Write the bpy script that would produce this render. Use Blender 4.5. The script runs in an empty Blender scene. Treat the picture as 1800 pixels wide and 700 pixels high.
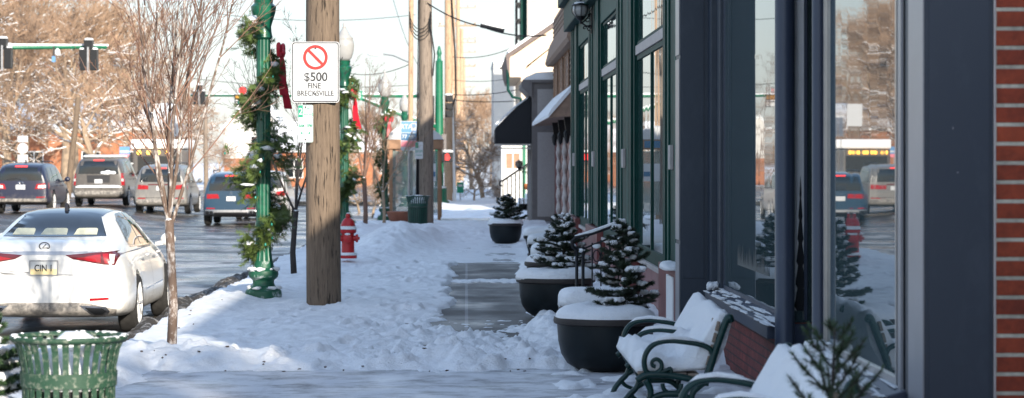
import bpy, bmesh, math, random
import numpy as np
from mathutils import Vector, Matrix, Quaternion
from mathutils.bvhtree import BVHTree

S = bpy.context.scene
COL = S.collection
F, VX, VY, HC = 4250.0, 820.0, 285.0, 1.8      # focal length (px of the 1800 px photo), vanishing point, eye height
PI = math.pi

def W(px, py, d):
    return Vector(((px - VX) / F * d, d, HC - (py - VY) / F * d))

# ------------------------------------------------------------------ materials
MATS = {}
def nodes_of(name):
    m = bpy.data.materials.new(name)
    m.use_nodes = True
    nt = m.node_tree
    b = nt.nodes['Principled BSDF']
    MATS[name] = m
    return m, nt, b

def N(nt, t, **kw):
    n = nt.nodes.new(t)
    for k, v in kw.items():
        if k in n.inputs.keys():
            n.inputs[k].default_value = v
        else:
            setattr(n, k, v)
    return n

def coords(nt, scale=(1, 1, 1), kind='Object', rot=(0, 0, 0)):
    tc = N(nt, 'ShaderNodeTexCoord')
    mp = N(nt, 'ShaderNodeMapping')
    mp.inputs['Scale'].default_value = scale
    mp.inputs['Rotation'].default_value = rot
    nt.links.new(tc.outputs[kind], mp.inputs['Vector'])
    return mp.outputs['Vector']

def ramp(nt, src, stops):
    r = N(nt, 'ShaderNodeValToRGB')
    e = r.color_ramp.elements
    while len(e) < len(stops):
        e.new(0.5)
    for i, (p, c) in enumerate(stops):
        e[i].position = p
        e[i].color = (c[0], c[1], c[2], 1) if not isinstance(c, (int, float)) else (c, c, c, 1)
    nt.links.new(src, r.inputs['Fac'])
    return r.outputs['Color']

def noise(nt, vec, scale, detail=4, rough=0.6):
    n = N(nt, 'ShaderNodeTexNoise')
    n.inputs['Scale'].default_value = scale
    n.inputs['Detail'].default_value = detail
    n.inputs['Roughness'].default_value = rough
    nt.links.new(vec, n.inputs['Vector'])
    return n.outputs['Fac']

def bump(nt, b, src, strength, dist):
    bp = N(nt, 'ShaderNodeBump')
    bp.inputs['Strength'].default_value = strength
    bp.inputs['Distance'].default_value = dist
    nt.links.new(src, bp.inputs['Height'])
    nt.links.new(bp.outputs['Normal'], b.inputs['Normal'])
    return bp

def mixc(nt, fac, a, b_):
    m = N(nt, 'ShaderNodeMix', data_type='RGBA')
    for s, v in ((m.inputs[6], a), (m.inputs[7], b_)):
        if isinstance(v, tuple):
            s.default_value = (v[0], v[1], v[2], 1)
        else:
            nt.links.new(v, s)
    if isinstance(fac, (int, float)):
        m.inputs[0].default_value = fac
    else:
        nt.links.new(fac, m.inputs[0])
    return m.outputs[2]

def simple(name, col, rough=0.5, var=0.25, scale=6, bmp=0.15, metal=0.0, spec=0.5, coat=0.0, stretch=(1, 1, 1), emit=None, es=0, dist=0.01):
    m, nt, b = nodes_of(name)
    v = coords(nt, stretch)
    f = noise(nt, v, scale, 5)
    lo = tuple(max(0, c * (1 - var)) for c in col); hi = tuple(min(1, c * (1 + var)) for c in col)
    c = ramp(nt, f, [(0.3, lo), (0.7, hi)])
    nt.links.new(c, b.inputs['Base Color'])
    b.inputs['Roughness'].default_value = rough
    b.inputs['Metallic'].default_value = metal
    b.inputs['Specular IOR Level'].default_value = spec
    b.inputs['Coat Weight'].default_value = coat
    b.inputs['Coat Roughness'].default_value = 0.05
    if bmp:
        bump(nt, b, noise(nt, v, scale * 5, 4), bmp, dist)
    if emit:
        b.inputs['Emission Color'].default_value = (*emit, 1)
        b.inputs['Emission Strength'].default_value = es
    return m

def dirty(name, col, dirt, lo=0.5, hi=0.7, scale=5, rough=0.4, coat=0.0, metal=0.0, stretch=(1, 1, 1), bmp=0.1, low_z=None):
    """paint with worn or salty patches; low_z=(height) puts road salt on the lower part of a car"""
    m, nt, b = nodes_of(name)
    v = coords(nt, stretch)
    f = noise(nt, v, scale, 8, 0.7)
    if low_z:
        tc = N(nt, 'ShaderNodeTexCoord'); sp = N(nt, 'ShaderNodeSeparateXYZ')
        nt.links.new(tc.outputs['Object'], sp.inputs[0])
        mr = N(nt, 'ShaderNodeMapRange'); mr.inputs[1].default_value = low_z; mr.inputs[2].default_value = 0.25
        mr.inputs[3].default_value = 0.0; mr.inputs[4].default_value = 0.35
        nt.links.new(sp.outputs[2], mr.inputs[0])
        ad = N(nt, 'ShaderNodeMath', operation='ADD')
        nt.links.new(f, ad.inputs[0]); nt.links.new(mr.outputs[0], ad.inputs[1]); f = ad.outputs[0]
    fac = ramp(nt, f, [(lo, 0.0), (hi, 1.0)])
    c = mixc(nt, fac, col, dirt)
    nt.links.new(c, b.inputs['Base Color'])
    b.inputs['Roughness'].default_value = rough
    b.inputs['Metallic'].default_value = metal
    b.inputs['Coat Weight'].default_value = coat
    b.inputs['Coat Roughness'].default_value = 0.06
    if bmp: bump(nt, b, f, bmp, 0.01)
    return m

def brick_mat(name, c1, c2, mortar, course, length, face='X', msize=0.012, rough=0.8, bm=0.8):
    m, nt, b = nodes_of(name)
    tc = N(nt, 'ShaderNodeTexCoord'); sp = N(nt, 'ShaderNodeSeparateXYZ'); cb = N(nt, 'ShaderNodeCombineXYZ')
    nt.links.new(tc.outputs['Object'], sp.inputs[0])
    nt.links.new(sp.outputs[0 if face == 'Y' else 1], cb.inputs[0])
    nt.links.new(sp.outputs[2], cb.inputs[1])
    br = N(nt, 'ShaderNodeTexBrick')
    br.inputs['Scale'].default_value = 1
    br.inputs['Brick Width'].default_value = length
    br.inputs['Row Height'].default_value = course
    br.inputs['Mortar Size'].default_value = msize
    br.inputs['Mortar Smooth'].default_value = 0.25
    br.inputs['Bias'].default_value = -0.1
    br.inputs['Color1'].default_value = (*c1, 1); br.inputs['Color2'].default_value = (*c2, 1); br.inputs['Mortar'].default_value = (*mortar, 1)
    nt.links.new(cb.outputs[0], br.inputs['Vector'])
    f = noise(nt, tc.outputs['Object'], 30, 6, 0.7)
    f2 = noise(nt, tc.outputs['Object'], 4.5, 3, 0.7)
    fm = N(nt, 'ShaderNodeMath', operation='MULTIPLY_ADD'); fm.inputs[1].default_value = 0.9; nt.links.new(f2, fm.inputs[0]); fs = N(nt, 'ShaderNodeMath', operation='MULTIPLY_ADD'); fs.inputs[1].default_value = 0.6; fs.inputs[2].default_value = -0.25; nt.links.new(f, fs.inputs[0]); nt.links.new(fs.outputs[0], fm.inputs[2])
    g = ramp(nt, fm.outputs[0], [(0.3, 0.55), (0.75, 1.3)])
    mm = N(nt, 'ShaderNodeMix', data_type='RGBA', blend_type='MULTIPLY')
    mm.inputs[0].default_value = 1
    nt.links.new(br.outputs['Color'], mm.inputs[6]); nt.links.new(g, mm.inputs[7])
    nt.links.new(mm.outputs[2], b.inputs['Base Color'])
    b.inputs['Roughness'].default_value = rough
    inv = N(nt, 'ShaderNodeMath', operation='MULTIPLY_ADD'); inv.inputs[1].default_value = -1; 
    nt.links.new(br.outputs['Fac'], inv.inputs[0]); nt.links.new(f, inv.inputs[2])
    bump(nt, b, inv.outputs[0], bm, 0.012)
    return m

def mirror_glass(name, tint, ior=2.1, wav=0.006):
    m, nt, b = nodes_of(name)
    b.inputs['Base Color'].default_value = (*tint, 1)
    b.inputs['Roughness'].default_value = 0.015
    b.inputs['IOR'].default_value = ior
    v = coords(nt, (1, 1.2, 0.35))
    bump(nt, b, noise(nt, v, 1.6, 1), 0.12, wav)
    return m

# snow
def snow_mat(name, base, dirt, lo, hi, scl=2.0):
    m, nt, b = nodes_of(name)
    v = coords(nt)
    n1 = noise(nt, v, scl, 8, 0.65)
    c = ramp(nt, n1, [(lo, base), (hi, dirt)])
    nt.links.new(c, b.inputs['Base Color'])
    b.inputs['Roughness'].default_value = 0.65
    b.inputs['Specular IOR Level'].default_value = 0.3
    n2 = noise(nt, v, 14, 6, 0.7)
    n3 = noise(nt, v, 45, 4, 0.7)
    ad = N(nt, 'ShaderNodeMath', operation='ADD'); nt.links.new(n2, ad.inputs[0]); nt.links.new(n3, ad.inputs[1])
    bump(nt, b, ad.outputs[0], 0.7, 0.035)
    return m
snow_mat('snow', (0.86, 0.88, 0.9), (0.6, 0.6, 0.61), 0.5, 0.85, 3.2)
snow_mat('clean_snow', (0.88, 0.89, 0.9), (0.84, 0.86, 0.88), 0.3, 0.8, 6)
snow_mat('dirty_snow', (0.05, 0.043, 0.036), (0.4, 0.39, 0.38), 0.5, 0.68, 6)

def pavement():
    m, nt, b = nodes_of('pavement')
    v = coords(nt)
    sp = N(nt, 'ShaderNodeSeparateXYZ'); nt.links.new(v, sp.inputs[0])
    big = noise(nt, coords(nt, (1, 0.6, 1)), 0.9, 5, 0.6)
    fine = noise(nt, v, 40, 4)
    conc = ramp(nt, fine, [(0.3, (0.05, 0.045, 0.04)), (0.7, (0.105, 0.095, 0.085))])
    # frost and trodden snow: thicker on the near stretch of pavement
    mr = N(nt, 'ShaderNodeMapRange'); mr.inputs[1].default_value = 20.5; mr.inputs[2].default_value = 25
    mr.inputs[3].default_value = 0.185; mr.inputs[4].default_value = -0.19
    nt.links.new(sp.outputs[1], mr.inputs[0])
    mr2 = N(nt, 'ShaderNodeMapRange'); mr2.inputs[1].default_value = 40.5; mr2.inputs[2].default_value = 44
    mr2.inputs[3].default_value = 0.0; mr2.inputs[4].default_value = 0.3
    nt.links.new(sp.outputs[1], mr2.inputs[0])
    streak = noise(nt, coords(nt, (0.8, 1.0, 1)), 2.6, 9, 0.75)
    a = N(nt, 'ShaderNodeMath', operation='ADD'); nt.links.new(streak, a.inputs[0]); nt.links.new(mr.outputs[0], a.inputs[1])
    a2 = N(nt, 'ShaderNodeMath', operation='ADD'); nt.links.new(a.outputs[0], a2.inputs[0]); nt.links.new(mr2.outputs[0], a2.inputs[1])
    fac = ramp(nt, a2.outputs[0], [(0.49, 0.0), (0.72, 0.85)])
    c = mixc(nt, fac, conc, (0.62, 0.63, 0.66))
    # slab joints
    br = N(nt, 'ShaderNodeTexBrick')
    br.offset = 0.0
    br.inputs['Scale'].default_value = 1; br.inputs['Brick Width'].default_value = 1.6; br.inputs['Row Height'].default_value = 1.55
    br.inputs['Mortar Size'].default_value = 0.02; br.inputs['Mortar Smooth'].default_value = 0.1
    nt.links.new(v, br.inputs['Vector'])
    jf = N(nt, 'ShaderNodeMath', operation='MULTIPLY'); nt.links.new(br.outputs['Fac'], jf.inputs[0]); jf.inputs[1].default_value = 0.28
    c2 = mixc(nt, jf.outputs[0], c, (0.42, 0.42, 0.44))
    nt.links.new(c2, b.inputs['Base Color'])
    nt.links.new(ramp(nt, big, [(0.35, 0.35), (0.65, 0.8)]), b.inputs['Roughness'])
    bump(nt, b, streak, 0.3, 0.02)
pavement()

def asphalt():
    m, nt, b = nodes_of('wet_asphalt')
    v = coords(nt)
    st = noise(nt, coords(nt, (0.5, 0.35, 1)), 1.7, 8, 0.68)
    big = noise(nt, v, 0.35, 3)
    sp = N(nt, 'ShaderNodeSeparateXYZ'); nt.links.new(v, sp.inputs[0])
    mr = N(nt, 'ShaderNodeMapRange'); mr.inputs[1].default_value = -3.2; mr.inputs[2].default_value = -8.5
    mr.inputs[3].default_value = 0.12; mr.inputs[4].default_value = -0.03
    nt.links.new(sp.outputs[0], mr.inputs[0])
    a = N(nt, 'ShaderNodeMath', operation='ADD'); nt.links.new(st, a.inputs[0]); nt.links.new(mr.outputs[0], a.inputs[1])
    fac = ramp(nt, a.outputs[0], [(0.53, 0.0), (0.64, 0.75)])
    base = ramp(nt, noise(nt, v, 25, 3), [(0.3, (0.028, 0.027, 0.027)), (0.7, (0.06, 0.056, 0.054))])
    c = mixc(nt, fac, base, (0.4, 0.4, 0.41))
    nt.links.new(c, b.inputs['Base Color'])
    nt.links.new(ramp(nt, big, [(0.4, 0.14), (0.62, 0.5)]), b.inputs['Roughness'])
    b.inputs['Specular IOR Level'].default_value = 0.2
    bump(nt, b, noise(nt, v, 18, 4), 0.4, 0.03)
asphalt()

dirty('navy_paint', (0.02, 0.032, 0.05), (0.045, 0.06, 0.08), 0.5, 0.95, 5, 0.48, stretch=(1, 1, .5), bmp=0.05)
dirty('navy_satin', (0.036, 0.048, 0.078), (0.12, 0.14, 0.16), 0.62, 1.0, 6, 0.42, stretch=(1, 1, .4), bmp=0.05)
simple('grey_trim', (0.26, 0.26, 0.275), 0.35, 0.06, 4, 0.03)
simple('aluminium_frame', (0.4, 0.39, 0.38), 0.3, 0.1, 5, 0.05, metal=0.6)
simple('green_trim', (0.004, 0.04, 0.032), 0.55, 0.25, 4, 0.06, spec=0.1)
simple('green_trim_light', (0.01, 0.065, 0.052), 0.55, 0.2, 4, 0.05, spec=0.12)
simple('sill_stone', (0.42, 0.38, 0.36), 0.6, 0.12, 8, 0.1)
simple('burgundy', (0.15, 0.035, 0.032), 0.5, 0.2, 3, 0.1)
simple('burgundy_panel', (0.27, 0.12, 0.12), 0.6, 0.15, 3, 0.1)
simple('grey_stucco', (0.36, 0.34, 0.33), 0.85, 0.08, 30, 0.2)
simple('grey_frame', (0.15, 0.135, 0.13), 0.7, 0.1, 6, 0.1)
simple('cream_stucco', (0.62, 0.5, 0.38), 0.85, 0.06, 12, 0.15)
simple('white_siding', (0.55, 0.535, 0.5), 0.7, 0.04, 4, 0.1)
simple('white_paint', (0.8, 0.8, 0.79), 0.45, 0.05, 8, 0.05)
simple('brown_roof', (0.13, 0.1, 0.09), 0.8, 0.25, 14, 0.3)
simple('black_canvas', (0.008, 0.009, 0.012), 0.75, 0.3, 20, 0.2)
simple('black_metal', (0.008, 0.009, 0.011), 0.45, 0.25, 10, 0.08, spec=0.3)
simple('planter_black', (0.005, 0.009, 0.011), 0.4, 0.3, 5, 0.08, spec=0.3)
simple('rust_rim', (0.028, 0.022, 0.02), 0.6, 0.3, 12, 0.1)
simple('bench_green', (0.003, 0.028, 0.025), 0.35, 0.3, 8, 0.08, spec=0.35)
simple('bench_wood', (0.22, 0.17, 0.13), 0.7, 0.3, 4, 0.3, stretch=(12, 1, 12))
dirty('lamp_green', (0.004, 0.068, 0.038), (0.02, 0.2, 0.1), 0.5, 0.8, 4, 0.35, coat=0.2)
dirty('lamp_base_green', (0.006, 0.08, 0.042), (0.62, 0.64, 0.66), 0.56, 0.72, 7, 0.5)
dirty('can_green', (0.013, 0.05, 0.026), (0.25, 0.26, 0.21), 0.52, 0.72, 30, 0.65)
simple('far_can_green', (0.006, 0.05, 0.035), 0.45, 0.2, 5, 0.05)
simple('signal_green', (0.008, 0.13, 0.065), 0.4, 0.15, 3, 0.05)
simple('hydrant_red', (0.42, 0.012, 0.015), 0.4, 0.15, 8, 0.1)
simple('bow_red', (0.42, 0.008, 0.022), 0.45, 0.2, 10, 0.1)
simple('bulb_green', (0.02, 0.2, 0.15), 0.2, 0.1, 5, 0)
simple('sign_white', (0.52, 0.53, 0.54), 0.35, 0.03, 6, 0.02)
simple('sign_black', (0.015, 0.015, 0.018), 0.45, 0.1, 6, 0)
simple('sign_red', (0.45, 0.012, 0.008), 0.4, 0.06, 6, 0)
simple('sign_green', (0.0, 0.24, 0.14), 0.4, 0.06, 6, 0)
simple('sign_grey', (0.5, 0.5, 0.5), 0.5, 0.06, 6, 0)
simple('sign_blue', (0.10, 0.24, 0.45), 0.4, 0.06, 6, 0)
simple('sign_navy', (0.04, 0.13, 0.24), 0.4, 0.06, 6, 0)
simple('sign_pink', (0.75, 0.22, 0.25), 0.4, 0.06, 6, 0)
simple('steel', (0.4, 0.4, 0.41), 0.35, 0.15, 10, 0.05, metal=0.8)
simple('chrome', (0.75, 0.75, 0.76), 0.12, 0.05, 10, 0, metal=1.0)
simple('tyre', (0.02, 0.019, 0.018), 0.85, 0.5, 12, 0.2)
dirty('rim_metal', (0.6, 0.6, 0.6), (0.38, 0.36, 0.34), 0.5, 0.75, 9, 0.4)
dirty('car_white', (0.74, 0.73, 0.70), (0.45, 0.42, 0.38), 0.66, 1.0, 7, 0.3, coat=0.6, low_z=0.55, bmp=0)
dirty('car_navy', (0.01, 0.013, 0.035), (0.11, 0.10, 0.10), 0.6, 1.0, 7, 0.35, coat=0.5, low_z=0.8, bmp=0)
dirty('car_grey', (0.08, 0.072, 0.066), (0.22, 0.2, 0.18), 0.55, 1.0, 7, 0.4, coat=0.4, low_z=0.9, bmp=0)
dirty('car_silver', (0.15, 0.145, 0.14), (0.28, 0.26, 0.23), 0.5, 1.0, 7, 0.35, coat=0.4, low_z=0.9, bmp=0)
dirty('car_blue', (0.012, 0.04, 0.075), (0.14, 0.14, 0.14), 0.68, 1.0, 7, 0.3, coat=0.7, low_z=0.7, bmp=0)
dirty('car_pearl', (0.42, 0.41, 0.4), (0.4, 0.37, 0.34), 0.62, 1.0, 7, 0.35, coat=0.5, low_z=0.8, bmp=0)
dirty('car_charcoal', (0.03, 0.03, 0.033), (0.2, 0.19, 0.18), 0.6, 0.95, 7, 0.35, coat=0.5, low_z=0.8, bmp=0)
dirty('bumper_dirt', (0.1, 0.095, 0.09), (0.34, 0.31, 0.28), 0.42, 0.62, 9, 0.7, bmp=0.2)
simple('car_glass', (0.012, 0.016, 0.02), 0.03, 0.1, 3, 0, spec=0.8)
simple('roof_glass', (0.012, 0.016, 0.03), 0.08, 0.1, 3, 0, spec=0.7)
simple('headrest_cream', (0.6, 0.58, 0.42), 0.7, 0.1, 8, 0.1)
simple('tail_red', (0.3, 0.006, 0.012), 0.15, 0.1, 8, 0, coat=0.5)
simple('tail_dark_red', (0.10, 0.008, 0.012), 0.15, 0.1, 8, 0, coat=0.5)
simple('brake_lit', (0.6, 0.03, 0.03), 0.2, 0.05, 8, 0, emit=(1.0, 0.05, 0.04), es=1.2)
simple('lamp_clear', (0.6, 0.58, 0.56), 0.12, 0.1, 20, 0)
simple('signal_red_lit', (0.3, 0.01, 0.01), 0.5, 0.02, 8, 0, emit=(1.0, 0.02, 0.015), es=0.7)
simple('amber_lens', (0.4, 0.19, 0.02), 0.3, 0.05, 8, 0)
simple('amber_lit', (0.8, 0.4, 0.05), 0.3, 0.02, 8, 0, emit=(1.0, 0.5, 0.08), es=1.5)
simple('plate_white', (0.55, 0.56, 0.55), 0.45, 0.05, 8, 0)
simple('plate_yellow', (0.78, 0.62, 0.32), 0.45, 0.12, 8, 0)
simple('column_cream', (0.5, 0.46, 0.43), 0.7, 0.08, 6, 0.1)
simple('terracotta', (0.25, 0.09, 0.05), 0.8, 0.2, 5, 0.1)
simple('shelter_brown', (0.28, 0.15, 0.08), 0.6, 0.2, 5, 0.1)
simple('shutter_wood', (0.3, 0.17, 0.1), 0.7, 0.2, 5, 0.1)
simple('shingle_brown', (0.27, 0.185, 0.135), 0.85, 0.2, 8, 0.2)
simple('twig', (0.15, 0.088, 0.062), 0.8, 0.3, 5, 0.1)
simple('twig_red', (0.2, 0.11, 0.075), 0.75, 0.3, 5, 0.1)
simple('far_twig', (0.28, 0.185, 0.12), 0.9, 0.3, 0.5, 0)
simple('far_bark', (0.3, 0.22, 0.15), 0.9, 0.25, 1.5, 0.1)
dirty('young_bark', (0.12, 0.08, 0.058), (0.42, 0.38, 0.35), 0.50, 0.6, 13, 0.8, stretch=(1, 1, 0.5), bmp=0.3)
simple('bark_bits', (0.07, 0.05, 0.04), 0.9, 0.3, 8, 0.1)
simple('dark_bark', (0.03, 0.024, 0.022), 0.8, 0.3, 8, 0.3)
simple('needle', (0.03, 0.065, 0.022), 0.6, 0.55, 4, 0)
simple('needle_dark', (0.018, 0.03, 0.015), 0.65, 0.6, 6, 0)
simple('garland_green', (0.06, 0.092, 0.02), 0.55, 0.6, 5, 0)
simple('globe', (0.33, 0.325, 0.31), 0.15, 0.06, 5, 0, spec=0.7)
simple('pumpkin', (0.55, 0.16, 0.03), 0.6, 0.15, 6, 0.1)
mirror_glass('shop_glass', (0.05, 0.08, 0.086), 2.8)
mirror_glass('green_shop_glass', (0.05, 0.08, 0.075), 2.6, 0.006)
mirror_glass('shelter_glass', (0.3, 0.36, 0.34), 1.5)
MATS['shelter_glass'].node_tree.nodes['Principled BSDF'].inputs['Alpha'].default_value = 0.35
simple('decal_frost', (0.05, 0.068, 0.074), 0.5, 0.1, 10, 0)
brick_mat('red_brick', (0.3, 0.05, 0.016), (0.24, 0.036, 0.012), (0.48, 0.44, 0.35), 0.0945, 0.40, 'Y', 0.011)
brick_mat('burgundy_brick', (0.2, 0.036, 0.03), (0.16, 0.03, 0.026), (0.07, 0.022, 0.02), 0.075, 0.24, 'X', 0.009)
brick_mat('far_brick', (0.44, 0.15, 0.055), (0.38, 0.12, 0.05), (0.4, 0.25, 0.17), 0.08, 0.24, 'Y', 0.01)

def wood_pole(name, lo, hi):
    m, nt, b = nodes_of(name)
    v = coords(nt, (1, 1, 0.07))
    f = noise(nt, v, 45, 8, 0.8)
    crack = ramp(nt, noise(nt, coords(nt, (1, 1, 0.09)), 38, 3), [(0.32, 0.0), (0.4, 1.0)])
    c = ramp(nt, f, [(0.3, lo), (0.72, hi)])
    c = mixc(nt, crack, tuple(x * 0.28 for x in lo), c)
    nt.links.new(c, b.inputs['Base Color'])
    b.inputs['Roughness'].default_value = 0.85
    ad = N(nt, 'ShaderNodeMath', operation='ADD'); nt.links.new(f, ad.inputs[0]); nt.links.new(crack, ad.inputs[1])
    bump(nt, b, ad.outputs[0], 0.8, 0.02)
wood_pole('pole_wood', (0.085, 0.058, 0.038), (0.225, 0.165, 0.115))
wood_pole('pole_grey', (0.13, 0.1, 0.078), (0.32, 0.255, 0.2))
wood_pole('pole_tan', (0.32, 0.2, 0.12), (0.55, 0.38, 0.25))

# ------------------------------------------------------------------ objects
def tag(o, label=None, cat=None, group=None, kind=None):
    if label: o['label'] = label
    if cat: o['category'] = cat
    if group: o['group'] = group
    if kind: o['kind'] = kind
    return o

def thing(name, label, cat, loc=(0, 0, 0), rz=0, group=None):
    o = bpy.data.objects.new(name, None)
    COL.objects.link(o)
    o.location = loc; o.rotation_euler = (0, 0, rz)
    o.empty_display_size = 0.1
    return tag(o, label, cat, group)

def copy_tree(o, parent=None):
    c = o.copy(); COL.objects.link(c)
    if parent is not None: c.parent = parent
    for ch in list(o.children): copy_tree(ch, c)
    return c

class MB:
    def __init__(self): self.v = []; self.f = []
    def add(self, vs, fs):
        n = len(self.v)
        self.v.extend([tuple(x) for x in vs]); self.f.extend([tuple(i + n for i in q) for q in fs]); return self
    def box(self, x0, x1, y0, y1, z0, z1, rot=None, piv=None):
        vs = [Vector((x, y, z)) for x in (x0, x1) for y in (y0, y1) for z in (z0, z1)]
        if rot is not None:
            p = Vector(piv) if piv is not None else Vector(((x0 + x1) / 2, (y0 + y1) / 2, (z0 + z1) / 2))
            vs = [rot @ (q - p) + p for q in vs]
        return self.add(vs, [(0, 1, 3, 2), (4, 6, 7, 5), (0, 4, 5, 1), (2, 3, 7, 6), (0, 2, 6, 4), (1, 5, 7, 3)])
    def prism(self, poly, axis, a, b):
        """poly of 2D points extruded along axis from a to b (axis x: (y,z), y: (x,z), z: (x,y))"""
        mk = {'x': lambda p, t: (t, p[0], p[1]), 'y': lambda p, t: (p[0], t, p[1]), 'z': lambda p, t: (p[0], p[1], t)}[axis]
        n = len(poly)
        vs = [mk(p, a) for p in poly] + [mk(p, b) for p in poly]
        fs = [tuple(range(n - 1, -1, -1)), tuple(range(n, 2 * n))] + [(i, (i + 1) % n, n + (i + 1) % n, n + i) for i in range(n)]
        return self.add(vs, fs)
    def tube(self, path, radii, n=6, cap=True):
        path = [Vector(p) for p in path]
        if isinstance(radii, (int, float)): radii = [radii] * len(path)
        vs, fs = [], []
        up = None
        for i, p in enumerate(path):
            t = (path[min(i + 1, len(path) - 1)] - path[max(i - 1, 0)])
            if t.length < 1e-9: t = Vector((0, 0, 1))
            t.normalize()
            if up is None:
                up = t.orthogonal().normalized()
            else:
                up = (up - t * up.dot(t))
                up = up.normalized() if up.length > 1e-6 else t.orthogonal().normalized()
            s = t.cross(up)
            for k in range(n):
                a = 2 * PI * k / n
                vs.append(p + (up * math.cos(a) + s * math.sin(a)) * radii[i])
        for i in range(len(path) - 1):
            for k in range(n):
                fs.append((i * n + k, i * n + (k + 1) % n, (i + 1) * n + (k + 1) % n, (i + 1) * n + k))
        if cap:
            fs.append(tuple(range(n - 1, -1, -1))); m = (len(path) - 1) * n
            fs.append(tuple(m + k for k in range(n)))
        return self.add(vs, fs)
    def lathe(self, prof, n=24, c=(0, 0, 0), ax='z', flute=0, fl=0.0):
        vs, fs = [], []
        for r, h in prof:
            for k in range(n):
                a = 2 * PI * k / n
                rr = r * (1 - (fl if flute and k % 2 else 0))
                x, y = rr * math.cos(a), rr * math.sin(a)
                if ax == 'z': vs.append((c[0] + x, c[1] + y, c[2] + h))
                elif ax == 'x': vs.append((c[0] + h, c[1] + x, c[2] + y))
                else: vs.append((c[0] + x, c[1] + h, c[2] + y))
        for i in range(len(prof) - 1):
            for k in range(n):
                fs.append((i * n + k, i * n + (k + 1) % n, (i + 1) * n + (k + 1) % n, (i + 1) * n + k))
        loop = prof[0] == prof[-1]
        if prof[0][0] > 1e-6 and not loop: fs.append(tuple(range(n - 1, -1, -1)))
        if prof[-1][0] > 1e-6 and not loop: fs.append(tuple((len(prof) - 1) * n + k for k in range(n)))
        return self.add(vs, fs)
    def blob(self, c, r, rng=None, nu=8, nv=5, jit=0.15):
        vs = [(c[0], c[1], c[2] - r[2])]; fs = []
        for j in range(1, nv):
            th = PI * j / nv
            for k in range(nu):
                a = 2 * PI * k / nu
                q = 1 + (rng.uniform(-jit, jit) if rng else 0)
                vs.append((c[0] + r[0] * q * math.sin(th) * math.cos(a), c[1] + r[1] * q * math.sin(th) * math.sin(a), c[2] - r[2] * q * math.cos(th)))
        vs.append((c[0], c[1], c[2] + r[2]))
        L = len(vs) - 1
        for k in range(nu): fs.append((0, 1 + (k + 1) % nu, 1 + k))
        for j in range(nv - 2):
            for k in range(nu):
                a = 1 + j * nu + k; b2 = 1 + j * nu + (k + 1) % nu
                fs.append((a, b2, b2 + nu, a + nu))
        for k in range(nu): fs.append((1 + (nv - 2) * nu + k, 1 + (nv - 2) * nu + (k + 1) % nu, L))
        return self.add(vs, fs)
    def pillow(self, cx, cy, z0, hx, hy, h, rng, n=14, p=4.0, amp=0.12, edge=0.35):
        """lumpy snow cap with a rounded edge, flat underneath"""
        ox, oy = rng.uniform(0, 50), rng.uniform(0, 50)
        idx = {}; vs = []; fs = []
        for i in range(n + 1):
            for j in range(n + 1):
                u, v = -1 + 2 * i / n, -1 + 2 * j / n
                u = math.sin(u * PI / 2); v = math.sin(v * PI / 2)
                # square to superellipse
                m = max(abs(u), abs(v))
                if m > 1e-6:
                    k = (abs(u / m) ** p + abs(v / m) ** p) ** (1 / p)
                    uu, vv = u / k, v / k
                else: uu, vv = u, v
                lump = amp * (math.sin(uu * 3.1 + ox) * math.cos(vv * 2.7 + oy) + 0.5 * math.sin(uu * 7 + oy) * math.sin(vv * 6 + ox))
                zz = (max(0, 1 - m ** 5)) ** edge * (1 + lump)
                idx[i, j] = len(vs); vs.append((cx + uu * hx * (1 + 0.03 * lump / max(amp, .01)), cy + vv * hy, z0 + h * zz))
        for i in range(n):
            for j in range(n):
                fs.append((idx[i, j], idx[i + 1, j], idx[i + 1, j + 1], idx[i, j + 1]))
        b = len(vs)
        ring = [(i, 0) for i in range(n)] + [(n, j) for j in range(n)] + [(n - i, n) for i in range(n)] + [(0, n - j) for j in range(n)]
        fs.append(tuple(idx[q] for q in reversed(ring)))
        return self.add(vs, fs)
    def build(self, name, mat, parent=None, smooth=False, angle=None, bevel=0):
        me = bpy.data.meshes.new(name)
        me.from_pydata(self.v, [], self.f)
        me.validate()
        if bevel:
            bm = bmesh.new(); bm.from_mesh(me)
            es = [e for e in bm.edges if len(e.link_faces) == 2 and e.calc_face_angle(0) > 0.6]
            bmesh.ops.bevel(bm, geom=es, offset=bevel, segments=2, affect='EDGES', profile=0.6, clamp_overlap=True)
            bm.to_mesh(me); bm.free()
        o = bpy.data.objects.new(name, me)
        COL.objects.link(o)
        me.materials.append(MATS[mat] if isinstance(mat, str) else mat)
        if smooth or angle:
            me.polygons.foreach_set('use_smooth', [True] * len(me.polygons))
            if angle: me.set_sharp_from_angle(angle=math.radians(angle))
        if parent is not None: o.parent = parent
        me.update()
        return o

def text(body, size, loc, mat, parent, name='lettering', rot=(PI / 2, 0, 0), sx=1.0, ext=0.001, bold=0.0):
    cu = bpy.data.curves.new('letters', 'FONT')
    cu.body = body; cu.size = size; cu.align_x = 'CENTER'; cu.align_y = 'CENTER'; cu.extrude = ext; cu.offset = bold
    t = bpy.data.objects.new('letters', cu); COL.objects.link(t)
    dg = bpy.context.evaluated_depsgraph_get()
    me = bpy.data.meshes.new_from_object(t.evaluated_get(dg))
    bpy.data.objects.remove(t)
    o = bpy.data.objects.new(name, me); COL.objects.link(o)
    me.materials.clear(); me.materials.append(MATS[mat])
    me.transform(Matrix.Translation(Vector(loc)) @ Matrix(((1, 0, 0, 0), (0, 1, 0, 0), (0, 0, 1, 0), (0, 0, 0, 1))) @ __import__('mathutils').Euler(rot).to_matrix().to_4x4() @ Matrix.Diagonal((sx, 1, 1, 1)))
    o.parent = parent
    return o

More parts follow.
